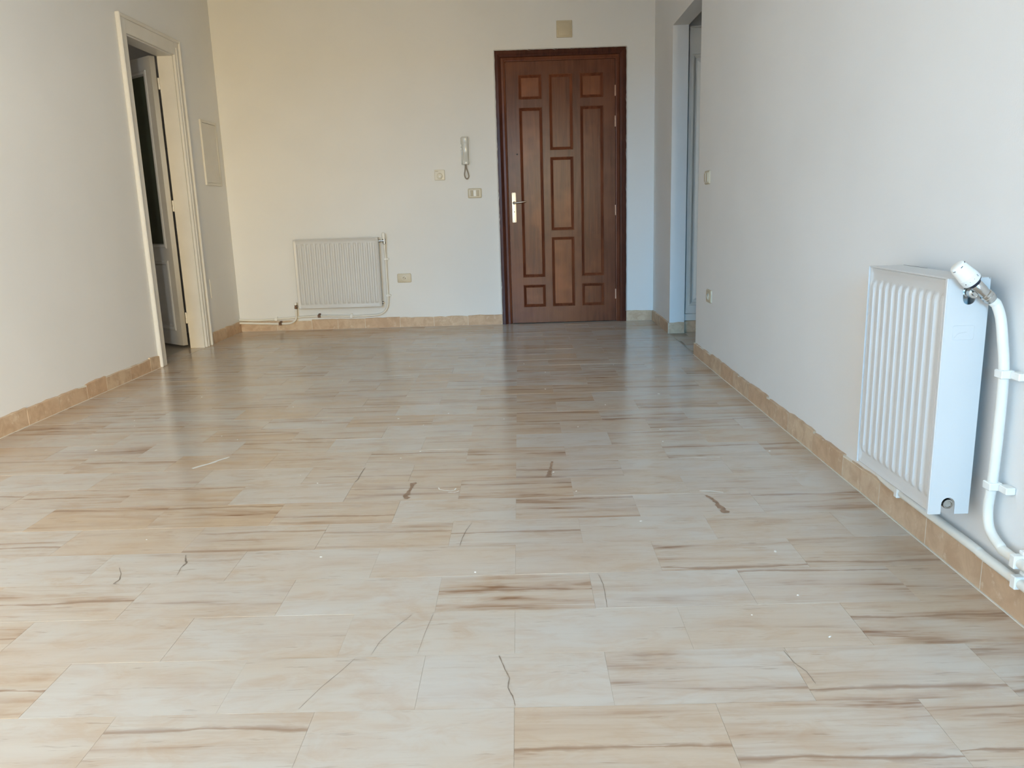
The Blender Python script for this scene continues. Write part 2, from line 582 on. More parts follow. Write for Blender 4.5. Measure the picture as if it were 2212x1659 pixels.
cc = boxes('ceiling_passage', [((WRB + 0.001, 4.7, 2.7), (2.6, 7.0, 2.86))], 'wall')
tag(cc, 'low painted ceiling of the passage', 'ceiling', kind='structure')

# ------------------------------------------------------------------ floor of half-bonded marble tiles
fl = boxes('floor', [((WLB - 0.035, YF - T, -0.12), (2.6, WB + 0.14, -0.0007))], 'grout')
tag(fl, 'pale streaked marble tile floor laid in half bond', 'floor', kind='structure')
TW, TD, JX, JY = 0.4125, 0.2042, -0.036, 1.460
GAP = 0.0005


def tile_mesh(x0, x1, y0, y1, name='tile'):
    c, zt, zb = 0.00012, 0.0, -0.012
    r0 = [(x0, y0), (x1, y0), (x1, y1), (x0, y1)]
    r1 = [(x0 + c, y0 + c), (x1 - c, y0 + c), (x1 - c, y1 - c), (x0 + c, y1 - c)]
    vs = [(x, y, zb) for x, y in r0] + [(x, y, zt - c * 0.8) for x, y in r0] + [(x, y, zt) for x, y in r1]
    fs = [(8, 9, 10, 11)]
    for b in (0, 4):
        for k in range(4):
            fs.append((b + k, b + (k + 1) % 4, b + 4 + (k + 1) % 4, b + 4 + k))
    me = bpy.data.meshes.new(name)
    me.from_pydata(vs, [], fs)
    return me


full_tile = tile_mesh(-TW / 2 + GAP / 2, TW / 2 - GAP / 2, -TD / 2 + GAP / 2, TD / 2 - GAP / 2)
# tiles whose look can be told in the photograph: (row, x) -> (tan, streak, haze)
LOOK = {
    (-1, -0.66): (0.12, 0.55, 0.15), (-1, -0.25): (0.10, 0.10, 0.35), (-1, 0.17): (0.30, 0.55, 0.05), (-1, 0.58): (0.26, 0.75, 0.1), (-1, 0.98): (0.40, 0.7, 0.05),
    (0, -1.27): (0.40, 0.6, 0.0), (0, -0.86): (0.10, 0.12, 0.3), (0, -0.45): (0.06, 0.10, 0.45), (0, -0.03): (0.06, 0.12, 0.5), (0, 0.38): (0.08, 0.45, 0.4), (0, 0.78): (0.30, 0.75, 0.2),
    (1, -1.07): (0.30, 0.15, 0.2), (1, -0.66): (0.16, 0.28, 0.3), (1, -0.25): (0.12, 0.12, 0.3), (1, 0.17): (0.08, 0.12, 0.4), (1, 0.58): (0.22, 0.3, 0.15), (1, 0.98): (0.45, 0.85, 0.1),
    (2, -0.86): (0.2, 0.4, 0.3), (2, -0.45): (0.05, 0.08, 0.45), (2, -0.03): (0.14, 0.85, 0.35), (2, 0.38): (0.05, 0.4, 0.55), (2, 0.78): (0.25, 0.75, 0.3), (2, 1.1): (0.55, 0.45, 0.0),
    (3, -0.66): (0.12, 0.2, 0.3), (3, -0.24): (0.22, 0.15, 0.35), (3, 0.17): (0.30, 0.25, 0.4), (3, 0.58): (0.26, 0.75, 0.2), (3, 0.98): (0.45, 0.55, 0.1),
    (4, -1.27): (0.6, 0.15, 0.1), (4, -0.87): (0.30, 0.5, 0.2), (4, -0.45): (0.32, 0.5, 0.2), (4, -0.04): (0.18, 0.55, 0.4), (4, 0.37): (0.10, 0.15, 0.5), (4, 0.78): (0.35, 0.2, 0.2),
    (5, -1.49): (0.75, 0.8, 0.0), (5, -1.08): (0.70, 0.95, 0.0), (5, -0.66): (0.55, 0.8, 0.2), (5, -0.25): (0.15, 0.1, 0.35), (5, 0.17): (0.25, 1.0, 0.45), (5, 0.58): (0.2, 0.45, 0.5), (5, 0.98): (0.3, 0.8, 0.4),
    (6, -1.27): (0.6, 0.75, 0.1), (6, -0.45): (0.55, 0.55, 0.3), (6, -0.04): (0.5, 0.85, 0.25), (6, 0.37): (0.30, 0.08, 0.15), (6, 0.78): (0.2, 0.3, 0.4),
    (7, -0.66): (0.45, 0.5, 0.3), (7, -0.25): (0.5, 0.45, 0.1), (7, 0.17): (0.3, 0.6, 0.5), (7, 0.58): (0.15, 0.15, 0.5),
    (8, -0.45): (0.4, 0.8, 0.2), (8, -0.04): (0.45, 0.8, 0.2), (8, 1.1): (0.5, 0.8, 0.1),
}
rest_bm = bmesh.new()
n_tiles = 0
x_lo, x_hi = WL + 0.004, WR - 0.004
for row in range(-24, 29):
    y0, y1 = JY + row * TD, JY + (row + 1) * TD
    y0c, y1c = max(y0, YF - 0.02), min(y1, WB - 0.002)
    if y1c - y0c < 0.012:
        continue
    off = JX if row % 2 else JX + TW / 2
    i0 = math.floor((x_lo - off) / TW)
    for i in range(i0, i0 + 12):
        a, b_ = off + i * TW, off + (i + 1) * TW
        ac, bc = max(a, x_lo), min(b_, x_hi)
        if bc - ac < 0.012:
            continue
        cx, cy = (a + b_) / 2, (y0 + y1) / 2
        clipped = ac > a + 1e-6 or bc < b_ - 1e-6 or y0c > y0 + 1e-6 or y1c < y1 - 1e-6
        if row < -1:
            me = tile_mesh(ac + GAP / 2, bc - GAP / 2, y0c + GAP / 2, y1c - GAP / 2)
            rest_bm.from_mesh(me)
            bpy.data.meshes.remove(me)
            continue
        me = full_tile if not clipped else tile_mesh(ac - cx + GAP / 2, bc - cx - GAP / 2, y0c - cy + GAP / 2, y1c - cy - GAP / 2)
        o = link('tile', me, 'marble', fl, (cx, cy, random.uniform(-0.0003, 0.0003)))
        o.rotation_euler = (random.uniform(-1, 1) * 0.0011, random.uniform(-1, 1) * 0.0008, 0)
        far = min(1.0, max(0.0, (row - 3) / 8))
        side = max(0.0, -cx - 0.5) / 2
        tan = max(0, min(1, random.gauss(0.16 + 0.16 * far + 0.22 * side, 0.20)))
        stk = max(0, min(1, random.gauss(0.34 + 0.16 * far, 0.34)))
        hz = max(0, min(0.6, random.gauss(0.28, 0.16)))
        for (r_, x_), v in LOOK.items():
            if r_ == row and abs(x_ - cx) < 0.12:
                tan, stk, hz = v
        o.color = (tan, stk, hz, 1)
        n_tiles += 1
# the passage and both doorways
for row in range(16, 27):
    y0, y1 = JY + row * TD, JY + (row + 1) * TD
    off = JX if row % 2 else JX + TW / 2
    for i in range(2, 8):
        a, b_ = max(off + i * TW, WR), min(off + (i + 1) * TW, 2.5)
        if b_ - a > 0.02 and y1 > 4.8 and y0 < 6.5:
            ylo, yhi = max(y0, OP0 if a < WRB else 4.8), min(y1, OP1 if a < WRB else 6.45)
            if a < WRB < b_ and (y0 < OP0 or y1 > OP1):
                a = WRB
                ylo, yhi = max(y0, 4.8), min(y1, 6.45)
            if yhi - ylo > 0.012 and b_ - a > 0.012:
                me = tile_mesh(a + GAP / 2, b_ - GAP / 2, ylo + GAP / 2, yhi - GAP / 2)
                rest_bm.from_mesh(me)
                bpy.data.meshes.remove(me)
for y0, y1 in ((DL0 + 0.002, 5.85), (5.85, DL1 - 0.002)):
    me = tile_mesh(WLB - 0.03, WL, y0 + GAP / 2, y1 - GAP / 2)
    rest_bm.from_mesh(me)
    bpy.data.meshes.remove(me)
rest = bm_obj('outlying_tile_bed', rest_bm, 'marble', fl)
rest.color = (0.35, 0.4, 0.2, 1)
tag(rest, kind='stuff')


def ribbon(name, pts, w, mat, parent, z=0.0006):
    """thin flat irregular strip on the floor"""
    bm = bmesh.new()
    L, R_ = [], []
    ws = list(w) if isinstance(w, (list, tuple)) else [w] * len(pts)
    fine, fw = [], []
    for i in range(len(pts) - 1):
        for k in range(4):
            t = k / 4
            j = 0.25 * (ws[i] + ws[i + 1]) * (0 if k == 0 else random.uniform(-0.4, 0.4))
            fine.append((pts[i][0] + (pts[i + 1][0] - pts[i][0]) * t + j, pts[i][1] + (pts[i + 1][1] - pts[i][1]) * t))
            fw.append(ws[i] + (ws[i + 1] - ws[i]) * t)
    pts, w = fine + [pts[-1]], fw + [ws[-1] * 0.6]
    for i, p in enumerate(pts):
        a, b_ = Vector(pts[max(i - 1, 0)]), Vector(pts[min(i + 1, len(pts) - 1)])
        t = (b_ - a).normalized()
        n = Vector((-t.y, t.x))
        ww = (w[i] if isinstance(w, (list, tuple)) else w) * random.uniform(0.45, 1.0) / 2
        L.append(bm.verts.new((p[0] + n.x * ww, p[1] + n.y * ww, z)))
        R_.append(bm.verts.new((p[0] - n.x * ww, p[1] - n.y * ww, z)))
    for i in range(len(pts) - 1):
        bm.faces.new((L[i], L[i + 1], R_[i + 1], R_[i]))
    return bm_obj(name, bm, mat, parent)


# cracks running through single tiles
for pts, w in (([(-0.072, 1.656), (-0.058, 1.60), (-0.047, 1.565), (-0.050, 1.53), (-0.040, 1.50), (-0.034, 1.466)], 0.0030),
               ([(-0.405, 1.658), (-0.43, 1.60), (-0.455, 1.55), (-0.485, 1.47)], 0.0014),
               ([(0.578, 1.65), (0.585, 1.60), (0.60, 1.565), (0.603, 1.52)], 0.0018),
               ([(0.196, 2.058), (0.203, 2.00), (0.202, 1.94), (0.200, 1.872)], 0.0018),
               ([(-0.30, 1.855), (-0.33, 1.80), (-0.36, 1.73), (-0.37, 1.672)], 0.0012),
               ([(-0.245, 1.855), (-0.255, 1.77), (-0.262, 1.672)], 0.0010),
               ([(-0.180, 2.46), (-0.195, 2.40), (-0.203, 2.34), (-0.207, 2.28)], [0.0010, 0.002, 0.003, 0.002]),
               ([(-0.648, 3.07), (-0.65, 3.0), (-0.648, 2.93), (-0.655, 2.90)], 0.004),
               ([(-1.045, 2.262), (-1.035, 2.235), (-1.018, 2.20), (-1.022, 2.17), (-1.012, 2.12)], [0.002, 0.006, 0.008, 0.003, 0.002]),
               ([(-1.21, 2.18), (-1.185, 2.14), (-1.17, 2.10), (-1.175, 2.075), (-1.155, 2.07)], [0.002, 0.003, 0.005, 0.004, 0.002])):
    ribbon('crack', pts, w, 'crackm', fl)
# brown smears
for pts, w in (([(-0.428, 2.872), (-0.426, 2.83), (-0.428, 2.79), (-0.432, 2.75), (-0.433, 2.70)], [0.030, 0.012, 0.016, 0.024, 0.034]),
               ([(0.108, 3.09), (0.104, 3.04), (0.098, 2.99), (0.092, 2.94), (0.090, 2.90)], [0.018, 0.014, 0.014, 0.024, 0.030]),
               ([(0.632, 2.66), (0.645, 2.63), (0.652, 2.59), (0.655, 2.54), (0.662, 2.49)], [0.014, 0.018, 0.020, 0.030, 0.034])):
    ribbon('stain', pts, w, 'stainm', fl, 0.0005)
# dried plaster crumbs
bm = bmesh.new()
rs = random.Random(3)
for i in range(46):
    x, y = rs.uniform(-2.2, 1.05), rs.uniform(1.35, 5.5)
    r = rs.uniform(0.0018, 0.0045)
    a = rs.uniform(0, 3.1)
    e = rs.uniform(0.8, 2.4)
    c = bm.verts.new((x, y, 0.0012 + r * 0.35))
    ring = []
    for k in range(6):
        t = k * math.pi / 3
        u, v = r * e * math.cos(t) * rs.uniform(0.7, 1.2), r * math.sin(t) * rs.uniform(0.7, 1.2)
        ring.append(bm.verts.new((x + u * math.cos(a) - v * math.sin(a), y + u * math.sin(a) + v * math.cos(a), 0.0003)))
    for k in range(6):
        bm.faces.new((ring[k], ring[(k + 1) % 6], c))
tag(bm_obj('plaster_splash', bm, 'splash', fl), kind='stuff')
for pts, w in (([(-0.258, 2.80), (-0.262, 2.78), (-0.28, 2.775), (-0.30, 2.78), (-0.32, 2.79), (-0.325, 2.81)], 0.007),
               ([(-0.245, 2.77), (-0.26, 2.755), (-0.285, 2.757)], 0.006),
               ([(-1.37, 3.12), (-1.31, 3.20), (-1.27, 3.27)], 0.018),
               ([(0.70, 2.685), (0.66, 2.70), (0.62, 2.705)], 0.010)):
    ribbon('plaster_smear', pts, w, 'splash', fl, 0.0006)

# ------------------------------------------------------------------ skirting tiles


def skirting(name, label, runs):
    """runs: list of (axis, fixed face coordinate, wall coordinate, [joints], out sign)"""
    bm = bmesh.new()
    par_boxes = []
    for axis, face, wall, joints, z in runs:
        a, b_ = min(joints), max(joints)
        f2 = face + (0.0008 if wall > face else -0.0008)
        lo, hi = (min(f2, wall), max(f2, wall))
        par_boxes.append(((lo, a, 0), (hi, b_, z - 0.004)) if axis == 'y' else ((a, lo, 0), (b_, hi, z - 0.004)))
    par = boxes(name, par_boxes, 'whitegrout')
    tag(par, label, 'baseboard', kind='structure')
    rr = random.Random(len(name) * 7 + 3)
    for axis, face, wall, joints, z in runs:
        js = sorted(joints)
        for a, b_ in zip(js, js[1:]):
            bm = bmesh.new()
            n = max(3, int((b_ - a) / 0.045))
            zz = z + rr.uniform(-0.004, 0.004)
            tilt = rr.uniform(-0.003, 0.003)
            g = 0.0017
            cols = []
            fc = face + rr.uniform(-0.001, 0.0004) * (1 if wall > face else -1)
            for k in range(n + 1):
                t = a + g + (b_ - a - 2 * g) * k / n
                top = zz + tilt * (k / n - 0.5) * 2 + rr.uniform(-0.0028, 0.0028)
                if k in (0, n):
                    top -= rr.uniform(0, 0.004)

                def P(f, zv):
                    return (f, t, zv) if axis == 'y' else (t, f, zv)
                s = 1 if wall > fc else -1
                cols.append([bm.verts.new(P(fc, 0.001)), bm.verts.new(P(fc, top - 0.003)), bm.verts.new(P(fc + s * 0.002, top)), bm.verts.new(P(wall + s * 0.001, top + 0.001)), bm.verts.new(P(wall + s * 0.001, 0.001))])
            for p, q in zip(cols, cols[1:]):
                for k in range(5):
                    bm.faces.new((p[k], p[(k + 1) % 5], q[(k + 1) % 5], q[k]))
            bm.faces.new(cols[0])
            bm.faces.new(cols[-1][::-1])
            bm_obj('skirting_tile', bm, 'skirt', par)
    return par


jr = [5.375, 4.887, 4.620, 4.351, 4.05, 3.742, 3.43, 3.123, 2.815, 2.513, 2.204, 1.917]
while jr[-1] > YF + 0.35:
    jr.append(jr[-1] - 0.307)
jr.append(YF)
sk_r = skirting('baseboard_right', 'tan stone skirting tiles under the tall radiator', [('y', XR, WR, jr, 0.086), ('y', XR, WR, [OP1, 6.72, YB], 0.088),
                ('x', OP1 - 0.012, OP1, [XR, WRB], 0.088)])
bm = bmesh.new()
add_box(bm, (XR - 0.0045, YF, 0.0), (XR + 0.001, OP0, 0.0022))
gl_ = bm_obj('grout_bead', bm, 'whitegrout', sk_r)
sk_b = skirting('baseboard_back', 'tan stone skirting tiles beside the wooden front door', [('x', YB, WB, [WL, -2.20, -1.886, -1.650, -1.404, -1.089, -0.784, -0.477, FD0], 0.088), ('x', YB, WB, [FD1, XR], 0.090)])
jl = [5.44, 5.296, 5.014, 4.706, 4.481, 4.196, 3.909]
while jl[-1] > YF + 0.35:
    jl.append(jl[-1] - 0.305)
jl.append(YF)
sk_l = skirting('baseboard_left', 'tan stone skirting tiles beside the white door', [('y', XL, WL, jl, 0.088), ('y', XL, WL, [6.392, 6.74, YB], 0.094)])
bm = bmesh.new()
add_box(bm, (XL - 0.001, YF, 0.0), (XL + 0.004, 5.44, 0.002))
bm_obj('grout_bead', bm, 'whitegrout', sk_l)

# ------------------------------------------------------------------ wooden front door
d1 = thing('door_1', 'dark varnished wooden front door with nine raised panels', 'door', ((FD0 + FD1) / 2, WB, 0), kind='structure')
CI0, CI1, CIZ = -0.117, 0.886, 2.254     # inner edge of casing
LF0, LF1, LFZ = -0.077, 0.848, 2.219     # leaf


def mitred_frame(name, x0, x1, zt, w0, w1, wt, yfo, yfi, yb, mat, parent):
    """three mitred members; face slopes from outer yfo to inner yfi"""
    for kind in ('l', 't', 'r'):
        bm = bmesh.new()
        if kind == 'l':
            o2, i2 = [(x0, 0), (x0, zt)], [(x0 + w0, 0), (x0 + w0, zt - wt)]
        elif kind == 'r':
            o2, i2 = [(x1, 0), (x1, zt)], [(x1 - w1, 0), (x1 - w1, zt - wt)]
        else:
            o2, i2 = [(x0, zt), (x1, zt)], [(x0 + w0, zt - wt), (x1 - w1, zt - wt)]
        secs = []
        for (ox, oz), (ix, iz) in zip(o2, i2):
            def L(t, y):
                return (ox + (ix - ox) * t, y, oz + (iz - oz) * t)
            secs.append([L(0, yb), L(0, yfo + 0.004), L(0.10, yfo), L(0.55, yfo - 0.001), L(0.72, yfo + 0.004), L(0.93, yfi), L(1, yfi + 0.003), L(1, yb)])
        A, B_ = [[bm.verts.new(p) for p in s] for s in secs]
        n = len(A)
        for k in range(n):
            bm.faces.new((A[k], A[(k + 1) % n], B_[(k + 1) % n], B_[k]))
        bm.faces.new(A)
        bm.faces.new(B_[::-1])
        bm_obj(name, bm, mat, parent)


mitred_frame('casing', FD0, FD1, FDZ, CI0 - FD0, FD1 - CI1, FDZ - CIZ, WB - 0.024, WB - 0.016, WB + 0.08, 'wooddk', d1)
mitred_frame('door_frame', CI0, CI1, CIZ, LF0 - 0.0015 - CI0, CI1 - LF1 - 0.0015, CIZ - LFZ - 0.0015, WB - 0.010, WB - 0.004, WB + 0.08, 'wood', d1)
yl = WB + 0.002                                # leaf face
cols_ = [(0.030, 0.226), (0.288, 0.487), (0.551, 0.747)]
rows_s = [(0.147, 0.344), (0.412, 1.847), (1.915, 2.112)]
rows_m = [(0.149, 0.757), (0.816, 1.436), (1.495, 2.112)]
pan = [(c[0], c[1], r[0], r[1]) for c, rs_ in ((cols_[0], rows_s), (cols_[1], rows_m), (cols_[2], rows_s)) for r in rs_]
mwl = Matrix(((1, 0, 0, 0), (0, 0, -1, yl + 0.022), (0, 1, 0, 0), (0, 0, 0, 1)))
leaf = cut_plate('door_leaf', [(LF0, 0.006), (LF1, 0.006), (LF1, LFZ), (LF0, LFZ)], [[(a, c), (b_, c), (b_, e), (a, e)] for a, b_, c, e in pan], 0.044, 'wood', mwl, d1)
prof = [(0.0, -0.001), (0.0, 0.003), (0.004, 0.0055), (0.009, 0.0035), (0.012, -0.002), (0.024, -0.0095)]
for a, b_, c, e in pan:
    bm = bmesh.new()
    rings = []
    for ins, out in prof[:6]:
        rings.append([bm.verts.new(q) for q in ((a + ins, yl - out, c + ins), (b_ - ins, yl - out, c + ins), (b_ - ins, yl - out, e - ins), (a + ins, yl - out, e - ins))])
    for p, q in zip(rings, rings[1:]):
        for k in range(4):
            bm.faces.new((p[k], p[(k + 1) % 4], q[(k + 1) % 4], q[k]))
    bm_obj('panel_moulding', bm, 'woodm', leaf)
    bm = bmesh.new()
    rings = []
    for ins, out in ((0.020, -0.020), (0.020, -0.0095), (0.0235, -0.0095), (0.025, -0.0085)):
        rings.append([bm.verts.new(q) for q in ((a + ins, yl - out, c + ins), (b_ - ins, yl - out, c + ins), (b_ - ins, yl - out, e - ins), (a + ins, yl - out, e - ins))])
    for p, q in zip(rings, rings[1:]):
        for k in range(4):
            bm.faces.new((p[k], p[(k + 1) % 4], q[(k + 1) % 4], q[k]))
    bm.faces.new(rings[-1])
    bm.faces.new(rings[0][::-1])
    bm_obj('panel', bm, 'woodp', leaf)
# lock plate and lever
mp = Matrix(((1, 0, 0, 0), (0, 0, -1, yl), (0, 1, 0, 0), (0, 0, 0, 1)))
pl = domed('lock_plate', rrect(-0.053, 0.893, -0.016, 1.149, 0.007), 0, 0.005, 0.002, mp, 'brass', d1)
tag(pl, 'pale metal lock plate')
for x, z in ((-0.044, 1.138), (-0.026, 1.138), (-0.045, 0.905), (-0.027, 0.905)):
    lathe('screw', (x, yl - 0.0045, z), (x, yl - 0.1, z), [(0, 0.0022), (0.001, 0.0026), (0.0014, 0.0018)], 'ink_and_gap', pl, 10)
lathe('keyhole', (-0.034, yl - 0.0045, 0.985), (-0.034, yl - 0.1, 0.985), [(0, 0.005), (0.0012, 0.0045)], 'ink_and_gap', pl, 14)
lv = tube('lever', [(-0.034, yl - 0.004, 1.061), (-0.034, yl - 0.030, 1.061), (-0.030, yl - 0.044, 1.061), (-0.012, yl - 0.048, 1.0615), (0.030, yl - 0.047, 1.066), (0.068, yl - 0.044, 1.069)],
          [0.009, 0.008, 0.008, 0.007, 0.008, 0.0065], 'steel', d1, 12)
lathe('rosette', (-0.034, yl - 0.004, 1.061), (-0.034, yl - 0.1, 1.061), [(0, 0.0135), (0.006, 0.013), (0.008, 0.010)], 'steel', lv, 18)
for z0, z1 in ((1.920, 2.009), (1.671, 1.762), (0.930, 1.020), (0.201, 0.289)):
    x = LF1 + 0.001
    lathe('hinge', (x, yl - 0.004, z0), (x, yl - 0.004, z1), [(0, 0.002), (0.002, 0.0058), ((z1 - z0) / 2 - 0.001, 0.0058), ((z1 - z0) / 2, 0.0045), ((z1 - z0) / 2 + 0.001, 0.0058), (z1 - z0 - 0.002, 0.0058), (z1 - z0, 0.002)], 'hingem', d1, 12)
lathe('peephole', (0.004, yl + 0.001, 1.468), (0.004, yl - 0.1, 1.468), [(0, 0.007), (0.002, 0.0065), (0.0025, 0.004)], 'ink_and_gap', d1, 14)
box('threshold', (LF0 - 0.03, WB - 0.006, 0.0), (LF1 + 0.03, WB + 0.1, 0.005), 'hole', d1)
# ragged plaster lapping over the casing
for pts_f, nm in (('top', 'plaster_edge'), ('right', 'plaster_edge'), ('left', 'plaster_edge')):
    bm = bmesh.new()
    A, B_ = [], []
    n = 60
    for k in range(n + 1):
        t = k / n
        w = 0.0035 + 0.0035 * abs(math.sin(k * 1.7)) * random.random() + (0.007 if random.random() < 0.08 else 0)
        if pts_f == 'top':
            x, z = FD0 - 0.003 + (FD1 - FD0 + 0.006) * t, FDZ
            A.append(bm.verts.new((x, WB - 0.0255, z - w + 0.002)))
            B_.append(bm.verts.new((x, WB - 0.0005, z + 0.010)))
        else:
            s = 1 if pts_f == 'right' else -1
            x, z = (FD1 if s > 0 else FD0), 0.09 + (FDZ - 0.09) * t
            w = w * 0.7 + (0.006 * max(0, 1 - z / 0.35) if s > 0 else 0)
            A.append(bm.verts.new((x - s * (w - 0.002), WB - 0.0255, z)))
            B_.append(bm.verts.new((x + s * 0.010, WB - 0.0005, z)))
    for k in range(n):
        bm.faces.new((A[k], A[k + 1], B_[k + 1], B_[k]))
    bm_obj(nm, bm, 'wall', wb)

# ------------------------------------------------------------------ white side door, ajar
d2 = thing('door_2', 'white painted door with dark glazed upper panel, standing ajar', 'door', (WL, (DL0 + DL1) / 2, 0), kind='structure')


def casing_piece(name, segs):
    """profile boxes stacked into one moulded casing member"""
    bm = bmesh.new()
    for lo, hi, bv in segs:
        add_box(bm, lo, hi, bv)
    return bm_obj(name, bm, 'joinery', d2)


CO0, CO1, COZ = 5.438, 6.388, 2.315
casing_piece('casing', [((WL - 0.001, CO0, 0), (WL + 0.030, CO0 + 0.022, COZ), 0.006), ((WL - 0.001, CO0 + 0.020, 0), (WL + 0.020, DL0 + 0.003, COZ - 0.02), 0.004)])
casing_piece('casing', [((WL - 0.001, CO1 - 0.024, 0), (WL + 0.030, CO1, COZ), 0.006), ((WL - 0.001, DL1 - 0.003, 0), (WL + 0.018, CO1 - 0.022, COZ - 0.02), 0.004), ((WL - 0.001, DL1 + 0.022, 0), (WL + 0.024, DL1 + 0.040, COZ - 0.06), 0.004)])
casing_piece('casing', [((WL - 0.001, CO0 + 0.020, COZ - 0.024), (WL + 0.029, CO1 - 0.022, COZ), 0.006), ((WL - 0.001, DL0, DLZ - 0.003), (WL + 0.019, DL1, COZ - 0.022), 0.004)])
boxes('jamb_lining', [((WLB - 0.004, DL1 - 0.016, 0), (WL + 0.001, DL1 + 0.001, DLZ + 0.001))], 'joinery', d2)
boxes('jamb_lining', [((WLB - 0.004, DL0 - 0.001, 0), (WL + 0.001, DL0 + 0.012, DLZ + 0.001))], 'joinery', d2)
boxes('head_lining', [((WLB - 0.004, DL0 + 0.012, DLZ - 0.012), (WL + 0.001, DL1 - 0.016, DLZ + 0.001))], 'joinery', d2)
# leaf, hung on the far jamb and swung into the side room
ang = math.radians(142)
dv = Vector((math.cos(ang), math.sin(ang), 0))
nv = Vector((-math.sin(ang), math.cos(ang), 0))      # towards the viewer's side of the leaf
if nv.dot(Vector((2.69, -6.27, 0))) < 0:
    nv = -nv
org = Vector((-2.702, 6.262, 0)) - nv * 0.02
mw2 = Matrix(((dv.x, 0, nv.x, org.x), (dv.y, 0, nv.y, org.y), (0, 1, 0, 0), (0, 0, 0, 1)))
LWID, LZ0, LZ1 = 0.79, 0.022, 2.200
gx0, gx1, gz0, gz1 = 0.088, LWID - 0.10, 0.800, 2.095
px0, px1, pz0, pz1 = 0.090, LWID - 0.10, 0.150, 0.680
lf2 = cut_plate('door_leaf', [(0, LZ0), (LWID, LZ0), (LWID, LZ1), (0, LZ1)], [[(gx0, gz0), (gx1, gz0), (gx1, gz1), (gx0, gz1)], [(px0, pz0), (px1, pz0), (px1, pz1), (px0, pz1)]], 0.040, 'joinery', mw2, d2)


def rect_rings(name, rect, prof, mat, parent, mw, close=False):
    a, b_, c, e = rect
    bm = bmesh.new()
    rings = []
    for ins, out in prof:
        rings.append([bm.verts.new(mw @ Vector(q)) for q in ((a + ins, c + ins, out), (b_ - ins, c + ins, out), (b_ - ins, e - ins, out), (a + ins, e - ins, out))])
    for p, q in zip(rings, rings[1:]):
        for k in range(4):
            bm.faces.new((p[k], p[(k + 1) % 4], q[(k + 1) % 4], q[k]))
    if close:
        bm.faces.new(rings[-1])
        bm.faces.new(rings[0][::-1])
    return bm_obj(name, bm, mat, parent)


bead = [(-0.012, 0.019), (-0.012, 0.026), (0.0, 0.030), (0.014, 0.027), (0.022, 0.008), (0.022, -0.010)]
rect_rings('glazing_bead', (gx0, gx1, gz0, gz1), bead, 'joinery', lf2, mw2)
rect_rings('panel_moulding', (px0, px1, pz0, pz1), bead, 'joinery', lf2, mw2)
rect_rings('panel', (px0, px1, pz0, pz1), [(0.015, -0.012), (0.015, 0.004), (0.03, 0.004), (0.05, 0.010)], 'joinery', lf2, mw2, True)
rect_rings('glass_pane', (gx0, gx1, gz0, gz1), [(0.010, -0.004), (0.010, 0.003), (0.0101, 0.0031)], 'glass', lf2, mw2, True)
for z0, z1 in ((1.957, 2.042), (1.066, 1.152), (0.198, 0.287)):
    hz_ = lathe('hinge', (-2.652, 6.262, z0), (-2.652, 6.262, z1), [(0, 0.003), (0.003, 0.0085), (0.040, 0.0085), (0.041, 0.006), (0.043, 0.006), (0.044, 0.0085), (z1 - z0 - 0.003, 0.0085), (z1 - z0, 0.003)], 'joinery', d2, 14)

# ------------------------------------------------------------------ panelled cupboard door in the passage
d3 = thing('door_3', 'white panelled cupboard door at the end of the passage', 'door', (1.7, 6.36, 0), kind='structure')
yc = 6.352
mw3 = Matrix(((1, 0, 0, 0), (0, 0, -1, yc + 0.02), (0, 1, 0, 0), (0, 0, 0, 1)))
lf3 = cut_plate('door_leaf', [(1.312, 0.152), (2.10, 0.152), (2.10, 2.285), (1.312, 2.285)], [[(1.337, 0.215), (2.03, 0.215), (2.03, 2.10), (1.337, 2.10)]], 0.034, 'joinery', mw3, d3)
rect_rings('panel_moulding', (1.337, 2.03, 0.215, 2.10), [(0.0, 0.015), (0.006, 0.020), (0.014, 0.016), (0.026, 0.002), (0.026, -0.01)], 'joinery', lf3, mw3)
rect_rings('panel', (1.337, 2.03, 0.215, 2.10), [(0.02, -0.012), (0.02, -0.002), (0.04, -0.002), (0.06, 0.006)], 'joinery', lf3, mw3, True)
box('bottom_rail', (1.302, yc + 0.004, 0.094), (2.12, yc + 0.05, 0.149), 'joinery', d3, 0.002)
box('frame_stile', (1.3012, yc + 0.012, 0.149), (1.3105, yc + 0.05, 2.298), 'joinery', d3, 0.001)
box('frame_head', (1.3105, yc + 0.010, 2.287), (2.12, yc + 0.05, 2.298), 'joinery', d3, 0.001)
box('plinth_tile', (1.302, yc + 0.006, 0.0), (1.70, yc + 0.05, 0.092), 'skirt', d3, 0.001)
box('plinth_tile', (1.702, yc + 0.006, 0.0), (2.12, yc + 0.05, 0.092), 'skirt', d3, 0.001)
box('carcass', (1.302, yc + 0.052, 0.0), (2.118, yc + 0.062, 2.298), 'joinery', d3)

# ------------------------------------------------------------------ radiators


